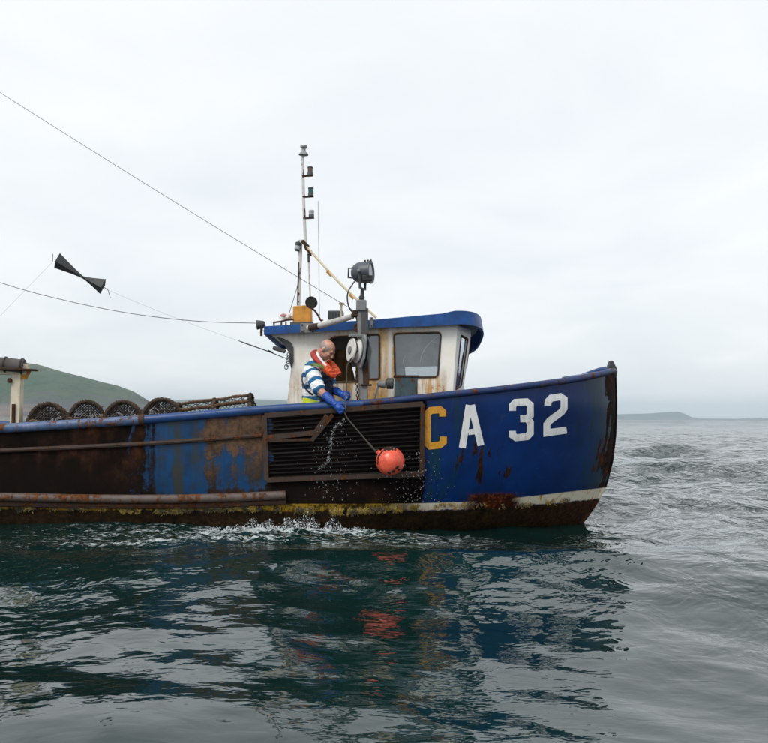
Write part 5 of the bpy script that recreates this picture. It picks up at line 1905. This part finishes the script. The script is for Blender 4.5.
sb.ball(CHE + Vector((-0.045, 0.0, 0.01)), (0.15, 0.18, 0.17), 16)
sb.rcone(SHN, SHF, 0.088, 0.085)
sb.rcone(SHN, SLN, 0.092, 0.076); sb.rcone(SHF, SLF, 0.084, 0.07)
for k in range(5):     # folds
    t = k / 4
    q = SHN.lerp(SLN, 0.35 + 0.6 * t)
    dd = (SLN - SHN).normalized(); o1 = dd.orthogonal().normalized(); o2 = dd.cross(o1)
    sb.tube([q + (o1 * math.cos(a) + o2 * math.sin(a)) * 0.074 + dd * 0.02 * math.sin(a * 2 + k) for a in np.linspace(0, 2 * math.pi, 13)[:-1]], 0.010, 6, closed=True)


def bands(me):
    co = verts_of(me)
    def seg(a_, e_):
        a_, e_ = np.array(a_), np.array(e_)
        d_ = e_ - a_; L_ = np.linalg.norm(d_); d_ = d_ / L_
        t_ = (co - a_) @ d_
        tc = np.clip(t_, 0, L_)
        return t_, np.linalg.norm(co - a_ - tc[:, None] * d_, axis=1)
    tt, dt = seg(NEK, PEL)
    val = tt + 0.02
    for (a_, e_) in ((SHN, ELN), (SHF, ELF)):
        ta, dr_ = seg(a_, e_)
        m_ = (dr_ < 0.108) & (ta > 0.045)
        val = np.where(m_, ta + 0.115, val)
    at = me.attributes.new('band', 'FLOAT', 'POINT')
    at.data.foreach_set('value', val.astype(np.float32))


shirt = fuse(sb, 'shirt', M_SHIRT, man, 0.007, 4, bands, 0.010, 0.075)

# navy bib overalls: bib over the chest, trousers, boots
M_NAVY = plain('navy_overalls', (0.010, 0.018, 0.060), 0.6, 0.0, 0.45, 10, 0.7)
M_HIVIS = plain('hi_vis_yellow', (0.62, 0.72, 0.03), 0.6, 0.0, 0.25, 20, 0.4)
ob_ = MB()
fw = Vector((0.86, -0.5, 0)).normalized()
ob_.rcone(CHE + fw * 0.088 + Vector((0, 0, 0.02)), CHE.lerp(PEL, 0.9) + fw * 0.05, 0.112, 0.15)
ob_.rcone(CHE.lerp(PEL, 0.9), PEL + Vector((0, 0, -0.05)), 0.160, 0.165)
for k, f in zip(KNE, FEE):
    hip = Vector((PEL.x, PEL.y + (-0.09 if k.y < PEL.y else 0.09), PEL.z - 0.05))
    ob_.rcone(hip, k, 0.115, 0.085); ob_.rcone(k, f + Vector((0, 0, 0.06)), 0.085, 0.075)
overalls = fuse(ob_, 'overalls', M_NAVY, man, 0.009, 4, None, 0.012, 0.08)
bt_ = MB()
for f in FEE:
    bt_ = MB()
    bt_.rcone(f + Vector((0, 0, 0.14)), f + Vector((0, 0, -0.03)), 0.082, 0.060)
    bt_.rcone(f + Vector((-0.01, 0, -0.042)), f + Vector((0.17, -0.045, -0.046)), 0.052, 0.042)
    fuse(bt_, 'boot', plain('rubber_boot', (0.02, 0.03, 0.025), 0.45), man, 0.010, 3)
wy = [PEL.lerp(CHE, 0.20) + Vector((-0.17, -0.10, 0.045)), PEL.lerp(CHE, 0.22) + Vector((-0.115, -0.165, 0.03)), PEL.lerp(CHE, 0.20) + Vector((-0.04, -0.188, 0.02)), PEL.lerp(CHE, 0.18) + Vector((0.02, -0.18, 0.01))]
yb = MB()
yv, yf = [], []
cw = curve(wy, 4)
for q in cw:
    n_ = (q - Vector((PEL.x, PEL.y, q.z))).normalized()
    yv += [q + Vector((0, 0, 0.055)) + n_ * 0.004, q + Vector((0, 0, -0.09)) + n_ * 0.008, q + Vector((0, 0, -0.09)) - n_ * 0.02, q + Vector((0, 0, 0.055)) - n_ * 0.02]
for i in range(len(cw) - 1):
    for c_ in range(4):
        c2 = (c_ + 1) % 4
        yf.append((i * 4 + c_, i * 4 + c2, i * 4 + 4 + c2, i * 4 + 4 + c_))
yb.add(yv, yf).build('waist_flap', M_HIVIS, man)
# braces and life-collar harness
def ribbon(pts, w, th, nvec, name, mat, parent):
    pts = curve(pts, 5)
    vs, fs = [], []
    for i, p in enumerate(pts):
        d_ = (pts[min(i + 1, len(pts) - 1)] - pts[max(i - 1, 0)]).normalized()
        n_ = Vector(nvec[min(int(i / len(pts) * len(nvec)), len(nvec) - 1)]).normalized()
        s_ = d_.cross(n_).normalized()
        n_ = s_.cross(d_)
        vs += [p - s_ * w / 2, p + s_ * w / 2, p + s_ * w / 2 + n_ * th, p - s_ * w / 2 + n_ * th]
    for i in range(len(pts) - 1):
        for c_ in range(4):
            c2 = (c_ + 1) % 4
            fs.append((i * 4 + c_, i * 4 + c2, i * 4 + 4 + c2, i * 4 + 4 + c_))
    fs += [(3, 2, 1, 0), tuple((len(pts) - 1) * 4 + k for k in range(4))]
    return MB().add(vs, fs).build(name, mat, parent)


M_WEB = plain('green_webbing', (0.17, 0.27, 0.06), 0.8, 0.0, 0.5, 60, 0.5)
ribbon([P(309.5, 364.6, 11.10), P(313.5, 364.6, 11.035), P(318.5, 365.4, 11.02), P(323.5, 367.6, 11.045), P(326.5, 371, 11.08)], 0.034, 0.008, [(-0.1, -0.5, 0.8), (0.1, -0.9, 0.4), (0.2, -1, 0.3)], 'shoulder_strap', M_WEB, man)
ribbon([P(308.5, 365.5, 11.12), P(304.6, 371, 11.12), P(302.4, 379, 11.14), P(304.2, 386, 11.10), P(308.5, 391.5, 11.07), P(313, 395, 11.07)], 0.022, 0.006, [(-1, -0.3, 0.3), (-0.8, -0.7, 0), (-0.5, -0.9, 0)], 'back_strap', M_BLACK, man)

M_COLL = plain('life_collar_orange', (0.78, 0.095, 0.022), 0.55, 0.0, 0.3, 14, 0.4)
M_COLR = plain('life_collar_red', (0.42, 0.035, 0.022), 0.65, 0.0, 0.35, 18, 0.5)
nape = [P(322, 354.5, 11.42), P(316.5, 352.5, 11.40), P(313.4, 353.8, 11.30), P(315, 357.4, 11.19), P(319.5, 362, 11.12), P(323, 365.4, 11.095)]
cn_ = curve(nape, 5)
collar = MB().tube(cn_, [0.036] * len(cn_), 10).build('life_collar', M_COLR, man)
lob = MB(); pts_ = curve([P(322, 364.6, 11.10), P(326, 368, 11.09), P(331, 373, 11.085), P(335.5, 377, 11.09)], 5)
for i, p_ in enumerate(pts_):
    pass
lob.tube(pts_, [0.034 + 0.020 * math.sin(math.pi * min(1, (i + 4) / (len(pts_) + 3))) for i in range(len(pts_))], 12)
fuse(lob, 'collar_lobe', M_COLL, man, 0.007, 3, None, 0.008, 0.05)
lob = MB(); pts_ = curve([P(328.5, 362, 11.40), P(332, 365, 11.36), P(336, 369.4, 11.33), P(339.6, 374.6, 11.30)], 5)
lob.tube(pts_, [0.026 + 0.018 * math.sin(math.pi * min(1, (i + 3) / (len(pts_) + 3))) for i in range(len(pts_))], 12)
fuse(lob, 'collar_lobe', M_COLL, man, 0.007, 3, None, 0.008, 0.05)
ribbon([P(316.6, 351.8, 11.22), P(318.6, 356.6, 11.15), P(322.5, 361.6, 11.07), P(326.6, 366.6, 11.045)], 0.026, 0.006, [(0.3, -0.8, 0.5)], 'collar_trim', plain('white_tape', (0.75, 0.75, 0.76), 0.5), man)

# gloves: cuff, palm, four fingers closed on the rope and a thumb against them
M_GLOVE = plain('blue_rubber', (0.008, 0.085, 0.46), 0.42, 0.0, 0.5, 26, 0.9)


def glove(elbow, wrist, hand, name, grip, side):
    d = (hand - wrist).normalized()
    sd = (Vector((0, -1, 0)) - d * -d.y * 1.0)
    sd = (sd - d * sd.dot(d)).normalized()          # back of the hand, towards the viewer
    up = d.cross(sd).normalized()
    if up.z < 0:
        up = -up
    m = MB()
    cuff = wrist.lerp(elbow, 0.46)
    m.rcone(cuff, wrist, 0.050, 0.040)
    m.rcone(wrist, wrist + d * 0.05, 0.040, 0.036)
    pc = wrist + d * 0.085
    Rm = Matrix((d, sd, up)).transposed()
    m.ball(pc, (0.055, 0.030, 0.046), 14, Rm)
    lens = (0.072, 0.080, 0.075, 0.060)
    for k in range(4):
        off = (0.032 - k * 0.0215)
        base_ = pc + d * 0.036 + up * off
        l_ = lens[k]
        k1 = base_ + (d * 0.72 + sd * -0.20 - up * 0.15).normalized() * l_ * 0.42
        k2 = k1 + (d * 0.10 - sd * 0.85 - up * 0.15).normalized() * l_ * 0.34
        k3 = k2 + (-d * 0.85 - sd * 0.25).normalized() * l_ * 0.30
        m.rcone(base_ - d * 0.015, k1, 0.0125, 0.0118, 10)
        m.rcone(k1, k2, 0.0118, 0.011, 10)
        m.rcone(k2, k3, 0.011, 0.0098, 10)
    tb0 = pc - d * 0.03 + up * 0.036 - sd * 0.008
    t1_ = tb0 + (d * 0.6 + up * 0.45 - sd * 0.45).normalized() * 0.040
    t2_ = t1_ + (d * 0.75 - sd * 0.55 - up * 0.25).normalized() * 0.034
    m.rcone(tb0, t1_, 0.0165, 0.0135, 10); m.rcone(t1_, t2_, 0.0135, 0.0105, 10)
    return fuse(m, name, M_GLOVE, man, 0.005, 2, None, 0.004, 0.03)


glove(ELN, WRN, HND, 'glove', HAND, 1)
glove(ELF, WRF, HDF, 'glove', None, 1)

# ------------------------------------------------------------------ a brown coat hanging inside the doorway
ct = MB()
cx0 = P(341, 366, 12.1)
vs, fs = [], []
for i in range(13):
    t = i / 12
    for j in range(9):
        u = j / 8
        wd = 0.07 + 0.13 * t ** 0.7
        x_ = cx0.x + (u - 0.5) * 2 * wd
        y_ = 12.10 + 0.03 * math.sin(u * 11 + t * 3) * (0.3 + t)
        z_ = P(341, 350, 12.1).z - 0.62 * t
        vs.append((x_, y_, z_))
for i in range(12):
    for j in range(8):
        o = i * 9 + j
        fs.append((o, o + 1, o + 10, o + 9))
ct.add(vs, fs)
cto = ct.build('coat', plain('brown_oilskin', (0.16, 0.085, 0.022), 0.7, 0.0, 0.5, 8, 0.6))
so = cto.modifiers.new('thickness', 'SOLIDIFY'); so.thickness = 0.03
tag(cto, 'brown oilskin coat hanging in the dark wheelhouse doorway', 'coat')

# ------------------------------------------------------------------ broken water: droplets thrown up along the side
g = G('droplets')
M_DROP = g.done(g.bsdf((0.80, 0.84, 0.86), 0.25, **{'Transmission Weight': 0.25, 'IOR': 1.33}))
OCT = ([(1, 0, 0), (-1, 0, 0), (0, 1, 0), (0, -1, 0), (0, 0, 1), (0, 0, -1)], [(0, 2, 4), (2, 1, 4), (1, 3, 4), (3, 0, 4), (2, 0, 5), (1, 2, 5), (3, 1, 5), (0, 3, 5)])


def drops(name, pts, label, strands=()):
    sm_ = MB()
    for (st_, rr_) in strands:
        sm_.tube(st_, rr_, 5)
    vs, fs = list(sm_.v), list(sm_.f)
    for (p_, r_) in pts:
        o = len(vs)
        st = random.uniform(0.9, 2.8)
        for q in OCT[0]:
            vs.append((p_[0] + q[0] * r_, p_[1] + q[1] * r_, p_[2] + q[2] * r_ * st))
        fs += [tuple(i + o for i in f) for f in OCT[1]]
    o = MB().add(vs, fs).build(name, M_DROP)
    return tag(o, label, None, None, 'stuff')


rs = random.Random(31)
dp = []
# crest of the wash
for k in range(8000):
    u = rs.random()
    x_ = -2.2 + 2.6 * u
    env = math.exp(-((x_ + 0.85) / 0.55) ** 2) + 0.35 * math.exp(-((x_ + 1.6) / 0.5) ** 2)
    if rs.random() > env - 0.04:
        continue
    lump = 0.5 + 0.5 * mnoise.noise(Vector((x_ * 6.5, 3.0, 0.0))) + 0.3 * mnoise.noise(Vector((x_ * 17, 3.0, 0.0)))
    hmax = 0.30 * env * max(lump, 0.05)
    z_ = 0.03 + hmax * rs.random() ** 1.6
    y_ = 10.88 - 0.30 * rs.random() ** 0.8 - 0.05 * z_
    dp.append(((x_, y_, z_), (rs.uniform(0.0012, 0.0042) if rs.random() < 0.93 else rs.uniform(0.005, 0.012)) * (1.0 - 0.5 * z_ / 0.25)))
drops('wash_spray', dp, 'white spray thrown up where the wash breaks against the hull')
dp = []
# water shaken off the rope: a falling trail under the hand and flecks around the buoy
trail = curve([P(344, 419, 10.74), P(337, 425, 10.72), P(332.5, 432, 10.70), P(331, 442, 10.70), P(330, 452, 10.70), P(327, 462, 10.70), P(319, 469, 10.70)], 24)
for q in trail:
    for k in range(2):
        if mnoise.noise(q * 11) < 0.05 and rs.random() < 0.82: continue
        dp.append((q + Vector((rs.gauss(0, 0.011), rs.gauss(0, 0.03), rs.gauss(0, 0.013))), rs.uniform(0.0010, 0.0026)))
for k in range(190):
    q = P(rs.gauss(330, 13), rs.uniform(424, 500), rs.uniform(10.55, 10.8))
    dp.append((q, rs.uniform(0.0008, 0.0030)))
for k in range(220):
    q = P(rs.gauss(412, 16), rs.uniform(452, 505), rs.uniform(10.5, 10.8))
    dp.append((q, rs.uniform(0.0008, 0.0030)))
strands = []
for k in range(9):
    i0 = rs.randrange(0, len(trail) - 14); m_ = rs.randrange(5, 14)
    off = Vector((rs.gauss(0, 0.012), rs.gauss(0, 0.03), rs.gauss(0, 0.008)))
    st_ = [trail[i0 + q] + off + Vector((rs.gauss(0, 0.004), 0, rs.gauss(0, 0.004))) for q in range(m_)]
    strands.append((st_, [max(0.0006, rs.uniform(0.0008, 0.003) * math.sin(math.pi * (q + 0.5) / m_)) for q in range(m_)]))
drops('falling_drops', dp, 'bright water drops falling from the hauled rope past the dark grille', strands)
for o in COL.objects:
    if '_world' in o:
        del o['_world']
